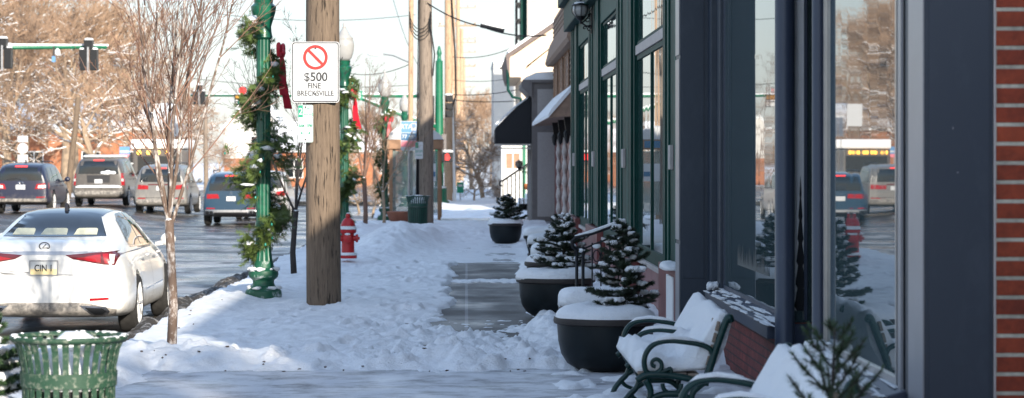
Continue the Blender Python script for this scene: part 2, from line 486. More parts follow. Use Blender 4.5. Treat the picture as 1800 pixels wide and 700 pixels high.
def cr(path, rad, sub=4):
    """smooth a hand-drawn rod through its points"""
    n = len(path); P = [Vector(p) for p in path]
    if isinstance(rad, (int, float)): rad = [rad] * n
    op, orr = [], []
    for i in range(n - 1):
        a, b, c, d = P[max(i - 1, 0)], P[i], P[i + 1], P[min(i + 2, n - 1)]
        for k in range(sub):
            t = k / sub
            op.append(0.5 * ((2 * b) + (c - a) * t + (2 * a - 5 * b + 4 * c - d) * t * t + (3 * b - a - 3 * c + d) * t ** 3))
            orr.append(rad[i] * (1 - t) + rad[i + 1] * t)
    op.append(P[-1]); orr.append(rad[-1])
    return op, orr
# lattice noise for height fields
def vnoise(x, y, seed=0):
    x = np.asarray(x, float); y = np.asarray(y, float)
    xi = np.floor(x).astype(np.int64); yi = np.floor(y).astype(np.int64)
    xf = x - xi; yf = y - yi
    def h(a, b):
        n = (a * 374761393 + b * 668265263 + seed * 1442695041) & 0xFFFFFFFF
        n = ((n ^ (n >> 13)) * 1274126177) & 0xFFFFFFFF
        return ((n ^ (n >> 16)) & 0xFFFF) / 65535.0
    u = xf * xf * xf * (xf * (xf * 6 - 15) + 10); v = yf * yf * yf * (yf * (yf * 6 - 15) + 10)
    return (h(xi, yi) * (1 - u) + h(xi + 1, yi) * u) * (1 - v) + (h(xi, yi + 1) * (1 - u) + h(xi + 1, yi + 1) * u) * v
def fbm(x, y, seed=0, oct=4):
    s = 0; a = 1; t = 0
    for k in range(oct):
        s = s + a * vnoise(x * 2 ** k, y * 2 ** k, seed + k * 17); t += a; a *= 0.5
    return s / t
def sm(x, a, b):
    t = np.clip((x - a) / (b - a), 0, 1); return t * t * (3 - 2 * t)

def grid_sheet(name, xs, ys, Z, mat, smooth=True):
    ny, nx = len(ys), len(xs)
    X, Y = np.meshgrid(xs, ys)
    co = np.stack([X, Y, Z], -1).reshape(-1, 3)
    i = np.arange(nx - 1); j = np.arange(ny - 1)
    I, J = np.meshgrid(i, j)
    a = (J * nx + I).ravel()
    fs = np.stack([a, a + 1, a + nx + 1, a + nx], -1)
    me = bpy.data.meshes.new(name)
    me.vertices.add(len(co)); me.vertices.foreach_set('co', co.ravel())
    me.loops.add(fs.size); me.loops.foreach_set('vertex_index', fs.ravel())
    me.polygons.add(len(fs)); me.polygons.foreach_set('loop_start', np.arange(0, fs.size, 4)); me.polygons.foreach_set('loop_total', np.full(len(fs), 4))
    if smooth: me.polygons.foreach_set('use_smooth', np.ones(len(fs), bool))
    me.update(); me.validate()
    o = bpy.data.objects.new(name, me); COL.objects.link(o); me.materials.append(MATS[mat])
    return o
# ------------------------------------------------------------------ camera, light, sky
cam = bpy.data.cameras.new('camera'); co_ = bpy.data.objects.new('camera', cam); COL.objects.link(co_)
co_.location = (0, 0, HC); co_.rotation_euler = (PI / 2, 0, 0)
cam.sensor_width = 36; cam.lens = F / 1800 * 36
cam.shift_x = (900 - VX) / 1800; cam.shift_y = -(350 - VY) / 1800
cam.clip_start = 0.5; cam.clip_end = 6000
cam.dof.use_dof = True; cam.dof.focus_distance = 25; cam.dof.aperture_fstop = 4.0
S.camera = co_
AZ, EL = math.radians(22), math.radians(17.3)
sun_v = Vector((math.sin(AZ) * math.cos(EL), -math.cos(AZ) * math.cos(EL), math.sin(EL)))
sl = bpy.data.lights.new('sun', 'SUN'); so = bpy.data.objects.new('sun', sl); COL.objects.link(so)
sl.energy = 3.1; sl.angle = math.radians(0.8); sl.color = (1.0, 0.91, 0.78)
so.rotation_euler = (-sun_v).to_track_quat('-Z', 'Y').to_euler(); so.location = (20, -20, 30)
wd = bpy.data.worlds.new('World'); S.world = wd; wd.use_nodes = True
wn = wd.node_tree
sky = wn.nodes.new('ShaderNodeTexSky'); sky.sky_type = 'NISHITA'; sky.sun_disc = False
sky.sun_elevation = EL; sky.sun_rotation = math.atan2(sun_v.x, sun_v.y)
sky.air_density = 1.0; sky.dust_density = 0.6; sky.ozone_density = 2.0
bg = wn.nodes['Background']; bg.inputs['Strength'].default_value = 0.15
# thin bright winter haze low in the sky
geo = wn.nodes.new('ShaderNodeTexCoord'); spz = wn.nodes.new('ShaderNodeSeparateXYZ'); wn.links.new(geo.outputs['Generated'], spz.inputs[0])
mrz = wn.nodes.new('ShaderNodeMapRange'); mrz.interpolation_type = 'SMOOTHSTEP'
mrz.inputs[1].default_value = 0.0; mrz.inputs[2].default_value = 0.55; mrz.inputs[3].default_value = 0.85; mrz.inputs[4].default_value = 0.3
wn.links.new(spz.outputs[2], mrz.inputs[0])
mxz = wn.nodes.new('ShaderNodeMix'); mxz.data_type = 'RGBA'; mxz.inputs[7].default_value = (1.66, 1.76, 1.94, 1)
wn.links.new(mrz.outputs[0], mxz.inputs[0]); wn.links.new(sky.outputs[0], mxz.inputs[6]); wn.links.new(mxz.outputs[2], bg.inputs['Color'])
S.view_settings.view_transform = 'Standard'; S.view_settings.look = 'None'
S.view_settings.exposure = 1.5; S.view_settings.gamma = 1; S.view_settings.use_curve_mapping = False
S.render.engine = 'CYCLES'

# ------------------------------------------------------------------ ground
def road_z(X, Zd):
    X = np.asarray(X, float); Zd = np.asarray(Zd, float)
    return -0.2 - 0.0022 * np.clip(Zd - 28, 0, 55) + 0.42 * sm(-X, 8.5, 14.5)
def rz(x, d): return float(road_z(x, d))

mb = MB(); mb.add([(-3000, -300, -0.75), (3000, -300, -0.75), (3000, 5000, -0.75), (-3000, 5000, -0.75)], [(0, 1, 2, 3)])
tag(mb.build('ground', 'snow'), kind='structure')
mb = MB(); mb.add([(-600, 118, -0.12), (600, 118, -0.12), (600, 3000, -0.12), (-600, 3000, -0.12), (-600, 118, -.8), (600, 118, -.8)], [(0, 1, 2, 3), (4, 5, 1, 0)])
tag(mb.build('snow_field', 'snow'), kind='structure')
xs = np.linspace(-26, -3.27, 70); ys = np.geomspace(4, 117.5, 120)
X, Y = np.meshgrid(xs, ys)
tag(grid_sheet('road', xs, ys, road_z(X, Y), 'wet_asphalt'), kind='structure')
mb = MB(); mb.add([(-18, 117, -0.10), (-4, 117, -0.10), (-4, 600, -0.10), (-18, 600, -0.10)], [(0, 1, 2, 3)])
tag(mb.build('far_road', 'wet_asphalt'), kind='structure')
mb = MB(); mb.add([(-3.3, 74, -0.17), (40, 74, -0.17), (40, 87, -0.17), (-3.3, 87, -0.17)], [(0, 1, 2, 3)])
tag(mb.build('cross_street', 'wet_asphalt'), kind='structure')
mb = MB(); mb.box(-3.25, 2.9, 2, 74.2, -0.3, 0.0)
tag(mb.build('sidewalk', 'pavement'), kind='structure')
mb = MB(); mb.box(-3.42, -3.253, 2, 74.2, -0.5, -0.004)
tag(mb.build('kerb', 'grey_stucco'), kind='structure')

prng = random.Random(77)
PRINTS = [(prng.uniform(-1.4, .7), prng.uniform(21.6, 27), prng.uniform(.8, 1.2)) for _ in range(46)] + [(-2.3 + .9 * k / 14 + (.12 if k % 2 else -.12), 24 + k * .62, 1.0) for k in range(15)] + [(prng.uniform(-2.2, -.4), prng.uniform(28, 42), 1.1) for _ in range(26)]
def snow_h(X, Zd):
    j = fbm(X * 1.3 + 7, Zd * 0.9, 3, 4) - 0.5
    jf = fbm(X * 5, Zd * 3.2, 9, 4) - 0.5
    front = sm(Zd + j * 1.0 + jf * 0.7, 20.75, 21.25)
    patch = sm(X + j * 0.5 + jf * 0.25, -0.34, -0.16) * (1 - sm(X + j * 0.4 + jf * .2, 0.72, 0.98)) * sm(Zd + j * 2.5 + jf * 1.5, 25.6, 26.6) * (1 - sm(Zd + j * 2, 42, 43.5))
    thin = sm(Zd + j * 2, 42, 44) * (1 - sm(Zd, 55, 58)) * sm(X + j * 0.5, -1.5, -1.1) * (1 - sm(X, 0.9, 1.25))
    d = 0.07 * front
    d = d + front * (0.10 * (fbm(X * 1.1, Zd * 0.55, 21, 3) - 0.5) + 0.05 * (fbm(X * 4.5, Zd * 2.6, 31, 3) - 0.5))
    # trodden, churned stretch in front of the bare patch
    churn = front * (1 - sm(Zd, 27, 29)) * sm(X, -1.6, -0.6)
    d = d - 0.03 * front * (1 - sm(Zd, 26, 28)) * sm(X, -0.7, -0.2) * (1 - sm(X, .7, 1.0)) * sm(Zd, 21.5, 22.5)
    d = d + churn * (0.10 * (np.abs(fbm(X * 4.2, Zd * 2.6, 41, 4) - 0.5) * 2 - 0.25) - 0.02)
    ridge = np.exp(-((Zd + j * 1.0 - 21.7) / 0.55) ** 2)
    d = d + 0.075 * ridge * (0.4 + fbm(X * 3.5, Zd * 2, 51, 3)) * front
    d = d * (1 - 0.9 * thin) - 0.22 * patch
    d = d + thin * (0.013 + 0.03 * (fbm(X * 1.6, Zd * 0.7, 61, 4) - 0.45))
    lump = 0.7 + 0.6 * fbm(X * 2.6, Zd * 1.1, 71, 4)
    for (cx, cz, wx, wz, h) in ((-1.55, 50.5, 0.62, 4.5, 0.40), (-0.95, 55, 0.45, 4, 0.26), (-0.2, 60, 0.9, 4, 0.14), (-2.75, 60, .6, 8, .2), (-2.5, 43.5, .6, 3, .12),
                                (0.85, 25.8, 0.22, 1.5, 0.15), (0.95, 23.6, 0.35, 1.2, 0.08), (1.0, 33, 0.3, 2.5, 0.16), (1.1, 38.5, 0.25, 2, 0.14), (0.62, 30.3, .16, 1.2, .12),
                                (-2.95, 30, 0.25, 4, 0.07), (-2.55, 33, 0.4, 1.0, 0.04), (-1.75, 30.2, 0.5, 0.5, 0.03), (2.0, 58, .6, 6, .15)):
        d = d + h * lump * np.exp(-((X - cx) / wx) ** 2 - ((Zd - cz) / wz) ** 2)
    for k in range(len(PRINTS)):
        px_, pz_, ps_ = PRINTS[k]
        q = ((X - px_) / (.075 * ps_)) ** 2 + ((Zd - pz_) / (.17 * ps_)) ** 2
        d = d + 0.05 * front * (1 - thin * .8) * (-np.exp(-q ** 2) + .45 * np.exp(-((np.sqrt(q) - 1.35) / .3) ** 2))
    # loose bits on the near pavement beside the planters and benches, strip by the kerb
    bits = sm(X + j * 0.6, 0.55, 0.95) * (1 - front) * sm(fbm(X * 2.4, Zd * 1.8, 81, 4), 0.5, 0.66)
    d = d + 0.05 * bits
    lawn = (1 - sm(X + j * 0.45 + jf * 0.2, -2.95, -2.7)) * (1 - front)
    d = d + lawn * (0.13 + 0.08 * (fbm(X * 3, Zd * 2, 91, 3) - 0.5))
    d = np.maximum(d, .05 * sm(-X, 2.9, 3.1) * (sm(Zd, 20.6, 21.4) * .6 + .4)) * (1 - sm(-X + j * 0.2, 3.42, 3.56)) * (1 - sm(Zd + j * 3, 71.5, 73.5))
    d = d + (0.035 * jf + 0.030 * (fbm(X * 9, Zd * 4.5, 101, 3) - 0.5)) * sm(d, 0.0, 0.06)
    d = d + churn * 0.05 * (np.abs(fbm(X * 8, Zd * 5, 111, 3) - 0.5) * 2 - .2)
    d = d + 0.07 * ridge * front * np.maximum(fbm(X * 8, Zd * 5, 121, 2) - 0.55, 0) * 3
    return d - 0.016
def ground_h(x, d): return max(0.0, float(snow_h(np.array([x]), np.array([float(d)]))[0]))
xs = np.linspace(-3.62, 2.3, 205); ys = np.geomspace(10.5, 73.9, 900)
X, Y = np.meshgrid(xs, ys)
H = snow_h(X, Y); H = np.where(X < -3.36, H - (-3.36 - X) * 1.7, H)
tag(grid_sheet('sidewalk_snow', xs, ys, H, 'snow'), kind='structure')

xs = np.linspace(-3.3, 9, 90); ys = np.geomspace(84.5, 118.5, 90)
X, Y = np.meshgrid(xs, ys)
H = -0.2 + (0.19 + 0.3 * (fbm(X * 0.9, Y * 0.3, 5, 4) - 0.45)) * sm(Y + 4 * fbm(X * .8, Y * .4, 6, 3), 87, 89.5) * (1 - 0.6 * np.exp(-((Y - 98) / 2.5) ** 2))
tag(grid_sheet('far_corner_snow', xs, ys, H, 'snow'), kind='structure')

xs = np.linspace(-4.7, -3.15, 60); ys = np.geomspace(22, 62, 420)
X, Y = np.meshgrid(xs, ys)
lu = fbm(X * 3.5, Y * 1.6, 15, 4); wob = 0.35 * (fbm(X * 0, Y * 0.35, 25, 3) - 0.5)
pro = np.exp(-((X + 3.52 + wob) / (0.2 + 0.14 * lu)) ** 2) + .35 * np.exp(-((X + 3.8 + wob) / .45) ** 2) * np.exp(-((Y - 37) / 7) ** 2)
H = road_z(X, Y) - 0.03 + 0.24 * pro * (0.35 + 1.0 * lu) + .05 * pro * (fbm(X * 12, Y * 6, 45, 3) - .5)
tag(grid_sheet('slush_berm', xs, ys, H, 'dirty_snow'), kind='stuff')

# ------------------------------------------------------------------ navy shop (near right)
shop = thing('corner_shop', 'navy painted shop with red brick end wall, bay sill and recessed entrance', 'building', (0, 0, 0))
m = MB(); m.box(2.606, 14, 11.9, 12.3, -0.3, 4.15); m.build('end_wall', 'red_brick', shop)
m = MB(); m.box(2.594, 2.604, 11.893, 11.92, 0, 4.1); m.build('caulk_joint', 'sill_stone', shop)
m = MB(); m.box(2.255, 2.592, 11.9, 12.42, -0.02, 4.1)
m.box(2.275, 2.575, 11.893, 11.898, 0.1, 4.05); ep = m.build('end_pilaster', 'navy_paint', shop, bevel=0.006)
m = MB(); rng = random.Random(12)
for k in range(4): m.blob((rng.uniform(2.28, 2.57), 11.893, rng.uniform(.5, 2.4)), (rng.uniform(.002, .006), .002, rng.uniform(.002, .012)), rng, 6, 4, .4)
m.build('paint_chips', 'grey_trim', ep)
m = MB(); m.box(2.247, 2.253, 11.905, 12.3, -0.02, 4.1); m.box(2.24, 2.253, 12.47, 12.56, 0.62, 3.7); m.build('corner_trim', 'grey_trim', shop)
def sill_block(z0, z1, name='sill', xo=0):
    m = MB()
    m.prism([(2.225, 0.49), (2.225, 0.59), (2.37, 0.63), (2.42, 0.63), (2.42, 0.49)], 'y', z0, z1)
    s = m.build(name, 'navy_satin', shop, bevel=0.008); s.location.x = xo
    k = MB()
    n = int((z1 - z0) / 0.07); rng = random.Random(int(z0 * 10))
    for i in range(n):
        if rng.random() < 0.75:
            y = z0 + (z1 - z0) * (i + rng.random()) / n
            x = rng.choice([2.24, 2.28, 2.32, 2.35]) + rng.uniform(-.015, .015)
            zz = 0.59 + (x - 2.225) / 0.145 * 0.04
            k.blob((x, y, zz), (rng.uniform(.012, .04), rng.uniform(.08, .42), rng.uniform(.004, .009)), rng, 12, 4, .45)
    for i in range(26):
        y = z1 - 0.25 * rng.random() ** 2; k.blob((2.31 + rng.uniform(-.06, .05), y, 0.63 + rng.random() * .03), (.03, .05, .03), rng, 7, 4)
    k.build('sill_snow', 'clean_snow', s, smooth=True)
sill_block(17.9, 22.58); sill_block(12.42, 15.28, xo=-.10)
m = MB(); m.box(2.29, 2.6, 17.95, 22.88, -0.02, 0.488); m.build('sill_wall', 'burgundy_brick', shop)
m = MB(); m.box(2.19, 2.6, 12.43, 15.25, -0.02, 0.488); m.build('sill_wall', 'burgundy_brick', shop)
def pane(y0, y1, z0, z1, mat='shop_glass', x=2.38, parent=None, name='window', fr='aluminium_frame', fw=0.035, dp=0.02):
    g = MB(); g.box(x, x + 0.012, y0 + fw, y1 - fw, z0 + fw, z1 - fw)
    f = MB()
    f.box(x - dp, x + 0.03, y0, y0 + fw, z0, z1); f.box(x - dp, x + 0.03, y1 - fw, y1, z0, z1)
    f.box(x - dp, x + 0.03, y0 + fw, y1 - fw, z0, z0 + fw); f.box(x - dp, x + 0.03, y0 + fw, y1 - fw, z1 - fw, z1)
    w = g.build(name, mat, parent)
    f.build('frame', fr, w)
    return w
pane(12.66, 15.25, 0.632, 3.7, parent=shop, x=2.27)
w1 = pane(17.95, 22.3, 0.632, 3.7, parent=shop, fr='navy_satin', dp=.01)
# painted frost trees on the far pane
rng = random.Random(4)
m = MB()
def tree_decal(x0, y0, z0, wid, hei, ax):
    pts = [(0, hei)]
    for k in range(6):
        t = (k + 1) / 6
        pts += [(wid * t * 0.5, hei * (1 - t) + 0.03), (wid * t * 0.3, hei * (1 - t))]
    poly = pts + [(-a, b) for a, b in reversed(pts[1:])]
    if ax == 'x': m.prism([(y0 + a * 2.6, z0 + b) for a, b in poly], 'x', x0 - 0.002, x0 - 0.0005)
    else: m.prism([(x0 + a, z0 + b) for a, b in poly], 'y', y0 - 0.002, y0 - 0.0005)
for k in range(40):
    y = 19.0 + k * 0.055; h = rng.uniform(0.05, 0.2)
    m.prism([(y, 0.9), (y + 0.05, 0.9), (y + 0.025, 0.9 + h)], 'x', 2.376, 2.3775)
m.build('frost_painting', 'decal_frost', w1)
m = MB(); m.box(2.34, 2.5, 22.32, 22.6, 0.632, 3.7); m.box(2.285, 2.5, 22.602, 22.88, 0.632, 3.7); m.build('jamb', 'navy_paint', shop, bevel=0.006)
m = MB(); m.box(2.262, 2.6, 12.43, 12.65, 0.632, 3.7); m.build('jamb', 'navy_paint', shop)
m = MB(); m.box(2.025, 2.8, 22.9, 23.35, -0.02, 4.14); m.box(2.045, 2.25, 22.893, 22.899, 0.7, 3.7); m.build('pilaster', 'navy_paint', shop, bevel=0.006)
m = MB(); m.box(2.015, 2.022, 22.93, 23.32, -0.02, 1.02); m.box(2.015, 2.022, 22.93, 23.32, 1.06, 2.78); m.box(2.015, 2.022, 22.93, 23.32, 2.82, 4.1); m.build('pilaster_trim', 'grey_trim', shop)
# entrance recess
m = MB(); m.box(2.43, 3.4, 17.91, 17.94, 0, 0.6); m.box(2.39, 2.42, 17.88, 17.945, 0.632, 3.7); m.box(2.5, 2.52, 17.88, 17.945, 0.632, 3.7); m.build('recess_frame', 'navy_satin', shop)
m = MB(); m.box(2.43, 2.5, 17.922, 17.928, 0.7, 3.6); m.build('blind', 'white_paint', shop)
m = MB(); m.box(2.43, 3.4, 17.93, 17.94, 0.61, 3.7); w2 = m.build('recess_window', 'green_shop_glass', shop)
m = MB(); tree_decal(2.475, 17.92, 0.7, 0.09, 1.0, 'y'); m.build('frost_painting', 'black_canvas', w2)
m = MB(); m.box(3.4, 3.5, 15.34, 17.94, 0, 3.7); m.build('entrance_wall', 'navy_paint', shop)
m = MB(); m.box(3.37, 3.398, 16.3, 17.4, 0.05, 2.3); d = m.build('door', 'green_shop_glass', shop)
m = MB(); m.tube([(3.3, 16.45, 0.9), (3.3, 16.45, 1.3)], 0.015, 8); m.build('handle', 'steel', d)
m = MB(); m.box(2.33, 3.4, 15.3, 15.33, 0, 3.7); m.build('recess_side', 'navy_paint', shop)
m = MB(); m.lathe([(0.085, 0), (0.085, 0.12), (0.072, 0.14), (0.072, 3.7)], 28, (2.31, 17.55, 0)); m.build('column', 'navy_satin', shop, angle=40)
m = MB(); m.lathe([(0.055, 0), (0.055, 0.1), (0.045, 0.12), (0.045, 3.7)], 28, (2.24, 15.36, 0)); m.build('column', 'navy_satin', shop, angle=40)
m = MB(); m.box(2.22, 2.7, 12.43, 22.88, 3.705, 4.1); m.build('fascia', 'navy_paint', shop, bevel=0.01)
m = MB(); m.box(2.12, 14, 11.85, 23.38, 4.16, 4.27); m.build('roof', 'grey_frame', shop)
m = MB(); m.box(2.81, 14, 12.32, 23.19, 4.1, 4.15); m.box(3.6, 14, 23.2, 23.37, 0, 4.15); m.build('back_wall', 'grey_frame', shop)

# ------------------------------------------------------------------ green shop
gs = thing('green_shop', 'dark green shopfront of tall windows over burgundy base panels', 'building')
GP = [(24.45, 26.7), (31.5, 35.1), (39.4, 43.1), (47.3, 50.2)]
for a, b in GP:
    m = MB(); m.box(2.185, 2.8, a, b, 0.73, 4.5); pl = m.build('pilaster', 'green_trim', gs, bevel=0.008)
    for q0, q1, mt in ((.06, .2, 'green_trim'), (.26, .34, 'green_trim_light'), (.66, .74, 'green_trim_light'), (.8, .94, 'green_trim')):
        m = MB(); m.box(2.155 if mt == 'green_trim' else 2.165, 2.183, a + (b - a) * q0, a + (b - a) * q1, 0.73, 4.5); m.build('moulding', mt, pl, bevel=.004)
    m = MB(); m.box(2.14, 2.184, a + (b - a) * .46, a + (b - a) * .54, 1.72, 1.98); m.build('block', 'sill_stone', pl, bevel=.01)
    m = MB(); m.box(2.12, 2.8, a - 0.02, b + 0.02, -0.02, 0.7); m.build('pilaster_base', 'burgundy', gs, bevel=0.01)
m = MB(); m.box(2.105, 2.118, 24.7, 25.5, .08, .62); m.build('base_panel', 'white_paint', gs)
m = MB(); m.box(2.15, 2.24, 24.415, 24.428, .08, .62); m.build('base_panel', 'white_paint', gs)
m = MB(); rng = random.Random(3)
m.pillow(2.12, 24.9, 0.7, 0.12, 0.45, 0.07, rng); m.build('snow_cover', 'clean_snow', gs, smooth=True)
for (a, b) in zip(GP[:-1], GP[1:]):
    y0, y1 = a[1], b[0]
    mid = (y0 + y1) / 2
    m = MB(); m.box(2.26, 2.6, y0, y1, -0.02, 0.52); m.build('base_wall', 'burgundy_panel', gs)
    m = MB(); m.box(2.19, 2.5, y0 + .03, y1 - .03, 0.522, 0.58); m.build('sill', 'sill_stone', gs, bevel=0.006)
    m = MB(); m.box(2.225, 2.3, y0, y1, 0.582, 0.68); m.build('bottom_rail', 'green_trim', gs)
    pane(y0, mid, 0.685, 3.18, 'green_shop_glass', 2.235, gs, fr='green_trim', fw=0.06, dp=.018)
    pane(mid, y1, 0.685, 3.18, 'green_shop_glass', 2.235, gs, fr='green_trim', fw=0.06, dp=.018)
    pane(y0, y1, 3.32, 4.05, 'green_shop_glass', 2.235, gs, name='transom_window', fr='green_trim', fw=0.04, dp=.012)
    m = MB(); m.box(2.2, 2.3, y0, y1, 3.19, 3.31); m.build('transom_bar', 'sill_stone', gs, bevel=0.005)
    m = MB(); m.box(2.19, 2.6, y0, y1, 4.06, 4.5); m.build('head_panel', 'green_trim_light', gs)
m = MB(); m.box(2.02, 2.8, 23.4, 50.3, 4.502, 5.0); m.box(1.9, 2.8, 23.4, 50.4, 5.002, 5.2); m.build('cornice', 'green_trim', gs, bevel=0.02)
m = MB(); m.box(2.62, 14, 23.42, 50.3, -0.3, 5.1); m.build('wall', 'burgundy', gs)
m = MB(); m.box(2.3, 2.62, 23.42, 24.44, -.02, 4.5); m.build('corner_panel', 'green_trim', gs)

# sconce lantern
def sconce(x, d, h, r, wall_x, label, detailed=True):
    t = thing('wall_lantern', label, 'lantern', (x, d, h))
    m = MB(); m.lathe([(r * .95, r * .62), (r * 1.05, r * .66), (r * .9, r * .8), (r * .45, r * 1.1), (r * .12, r * 1.2), (r * .1, r * 1.45), (0, r * 1.5)], 16)
    m.lathe([(0, -r * 1.5), (r * .15, -r * 1.4), (r * .12, -r * 1.15), (r * .4, -r * .98), (r * .55, -r * .72), (r * .62, -r * .7), (r * .62, -r * .62)], 16)
    for k in range(8):
        a = k * PI / 4
        m.tube([(math.cos(a) * rr, math.sin(a) * rr, zz) for rr, zz in ((r * .6, -r * .66), (r * .93, -r * .3), (r * 1.03, r * .1), (r * .93, r * .64))], r * 0.05, 4)
    m.build('cage', 'black_metal', t, angle=40)
    m = MB(); m.lathe([(r * .55, -r * .62), (r * .85, -r * .3), (r * .95, r * .1), (r * .85, r * .6)], 16); m.build('globe', 'globe', t, smooth=True)
    m = MB(); dx = wall_x - x
    m.tube([(0, 0, -r * 1.3), (dx * .5, 0, -r * 1.75), (dx, 0, -r * 1.7)], r * .1, 6)
    m.tube([(0, 0, -r * 1.45), (dx * .3, 0, -r * 1.2), (dx, 0, -r * .2)], r * .08, 6)
    for cx, cz, rad in ((dx * .62, -r * 1.1, r * .32), (dx * .8, -r * .55, r * .25), (dx * .75, -r * 2.1, r * .3), (dx * .35, -r * 1.95, r * .22)):
        m.tube([(cx + math.cos(a) * rad * (1 - a / 9), 0, cz + math.sin(a) * rad * (1 - a / 9)) for a in [k * .5 for k in range(13)]], r * .07, 5)
    m.box(dx - .02, dx, -.06, .06, -r * 2.6, r * .3)
    m.build('bracket', 'black_metal', t)
    m = MB(); m.pillow(0, 0, r * .75, r * .8, r * .8, r * .3, random.Random(2), 8); m.build('snow_cover', 'clean_snow', t, smooth=True)
sconce(1.965, 41.6, 4.40, 0.15, 2.16, 'round caged lantern on scroll bracket high on green shopfront')

# ------------------------------------------------------------------ brown shingled shop
ss = thing('shingled_shop', 'brown shingled shop with snowy pent roof and white barley twist columns', 'building')
m = MB(); m.box(2.66, 14, 50.45, 72.9, -0.3, 3.0); m.build('wall', 'burgundy', ss)
m = MB()
for k in range(22):
    z = 3.0 + k * 0.14
    m.box(2.62 + 0.0, 14, 50.45, 72.9, z, z + 0.138, rot=None)
    m.box(2.60, 2.62, 50.45, 72.9, z, z + 0.05)
m.build('shingles', 'shingle_brown', ss)
for i, yy in enumerate((54.5, 58.6, 62.6, 66.8)):
    m = MB()
    vs, fs = [], []
    n, L = 10, 60
    for q in range(L + 1):
        h = 0.1 + 2.55 * q / L
        for k in range(n):
            a = 2 * PI * k / n
            r = 0.06 + 0.022 * math.sin(2 * (a) + h * 16)
            vs.append((2.55 + r * math.cos(a), yy + r * math.sin(a), h))
    for q in range(L):
        for k in range(n): fs.append((q * n + k, q * n + (k + 1) % n, (q + 1) * n + (k + 1) % n, (q + 1) * n + k))
    m.add(vs, fs); m.build('twisted_column', 'column_cream', ss, smooth=True)
    m = MB(); m.prism([(2.35, 2.95), (2.4, 2.6), (2.47, 2.45), (2.6, 2.4), (2.6, 2.95)], 'y', yy - .1, yy + .1)
    m.lathe([(0.02, 2.25), (.07, 2.35), (.09, 2.5), (.02, 2.62)], 8, (2.44, yy - .0, 0)); m.build('column_bracket', 'black_metal', ss)
m = MB(); m.prism([(1.98, 2.86), (1.98, 2.90), (2.62, 3.62), (2.62, 2.9)], 'y', 57.6, 72.0); pr = m.build('pent_roof', 'shingle_brown', ss)
m = MB(); m.prism([(1.96, 2.87), (1.95, 2.95), (2.05, 3.1), (2.58, 3.70), (2.62, 3.63), (1.99, 2.905)], 'y', 57.55, 72.05); m.build('snow_cover', 'clean_snow', pr)
m = MB(); m.prism([(2.42, 4.66), (2.36, 4.75), (2.5, 5.3), (2.75, 5.75), (2.75, 6.1), (4, 6.4), (4, 4.66)], 'y', 57.0, 72.8); m.build('upper_roof', 'shingle_brown', ss)
for y0 in (61.0, 64.8, 68.6):
    m = MB(); m.box(2.585, 2.598, y0, y0 + 2.6, 3.72, 4.6); w = m.build('window', 'sign_white', ss)
    for q in (0, .87, 1.74, 2.5): m = MB(); m.box(2.56, 2.6, y0 + q, y0 + q + .12, 3.66, 4.64); m.build('frame', 'shutter_wood', w)

# ------------------------------------------------------------------ grey shop with awning
gy = thing('grey_shop', 'grey rendered shop with snow capped cornice and panelled corner pier', 'building')
m = MB(); m.box(1.98, 12, 73.0, 76.6, -0.3, 4.2); m.build('wall', 'grey_frame', gy)
m = MB(); m.box(2.14, 2.9, 72.985, 72.999, 0.15, 2.7); m.box(2.14, 2.9, 72.985, 72.999, 2.95, 4.0); m.build('wall_panel', 'grey_stucco', gy)
m = MB(); m.prism([(1.98, 3.75), (1.66, 4.08), (1.66, 4.2), (1.72, 4.28), (12, 4.28), (12, 4.2), (1.98, 4.2)], 'y', 72.9, 76.7); cn = m.build('cornice', 'grey_frame', gy)
m = MB(); m.prism([(1.7, 4.283), (1.78, 4.36), (2.1, 4.5), (2.6, 4.53), (3.0, 4.283)], 'y', 72.95, 76.65); m.build('snow_cover', 'clean_snow', cn)
m = MB(); m.box(1.95, 1.978, 74.5, 75.6, .1, 2.4); m.build('door', 'green_shop_glass', gy)
m = MB(); m.box(1.9, 1.978, 74.2, 74.45, 0, 2.5); m.box(1.9, 1.978, 75.65, 75.8, 0, 2.5); m.build('door_frame', 'grey_stucco', gy)
aw = thing('awning', 'black canvas awning over the doorway of the grey shop', 'awning', (0, 0, 0))
pr_ = [(1.965, 3.86), (1.85, 3.72), (1.5, 3.45), (1.15, 3.12), (0.9, 2.86), (0.87, 2.78), (0.87, 2.36), (1.965, 2.36)]
m = MB(); m.prism(pr_, 'y', 73.4, 76.4); m.build('canvas', 'black_canvas', aw)
m = MB(); m.prism([(1.86, 3.735), (1.5, 3.47), (1.15, 3.14), (0.9, 2.88), (0.88, 2.90), (1.12, 3.2), (1.5, 3.53), (1.83, 3.78)], 'y', 73.45, 76.35); m.build('snow_cover', 'clean_snow', aw)
m = MB(); m.box(0.88, 1.96, 73.42, 73.46, 2.3, 2.35); m.box(0.88, 0.92, 73.47, 76.4, 2.3, 2.35); m.box(1.0, 1.96, 73.42, 73.46, 2.2, 2.24); m.build('frame', 'steel', aw)
sconce(1.66, 76.3, 1.71, 0.125, 1.975, 'small black lantern on wall beyond the black awning')

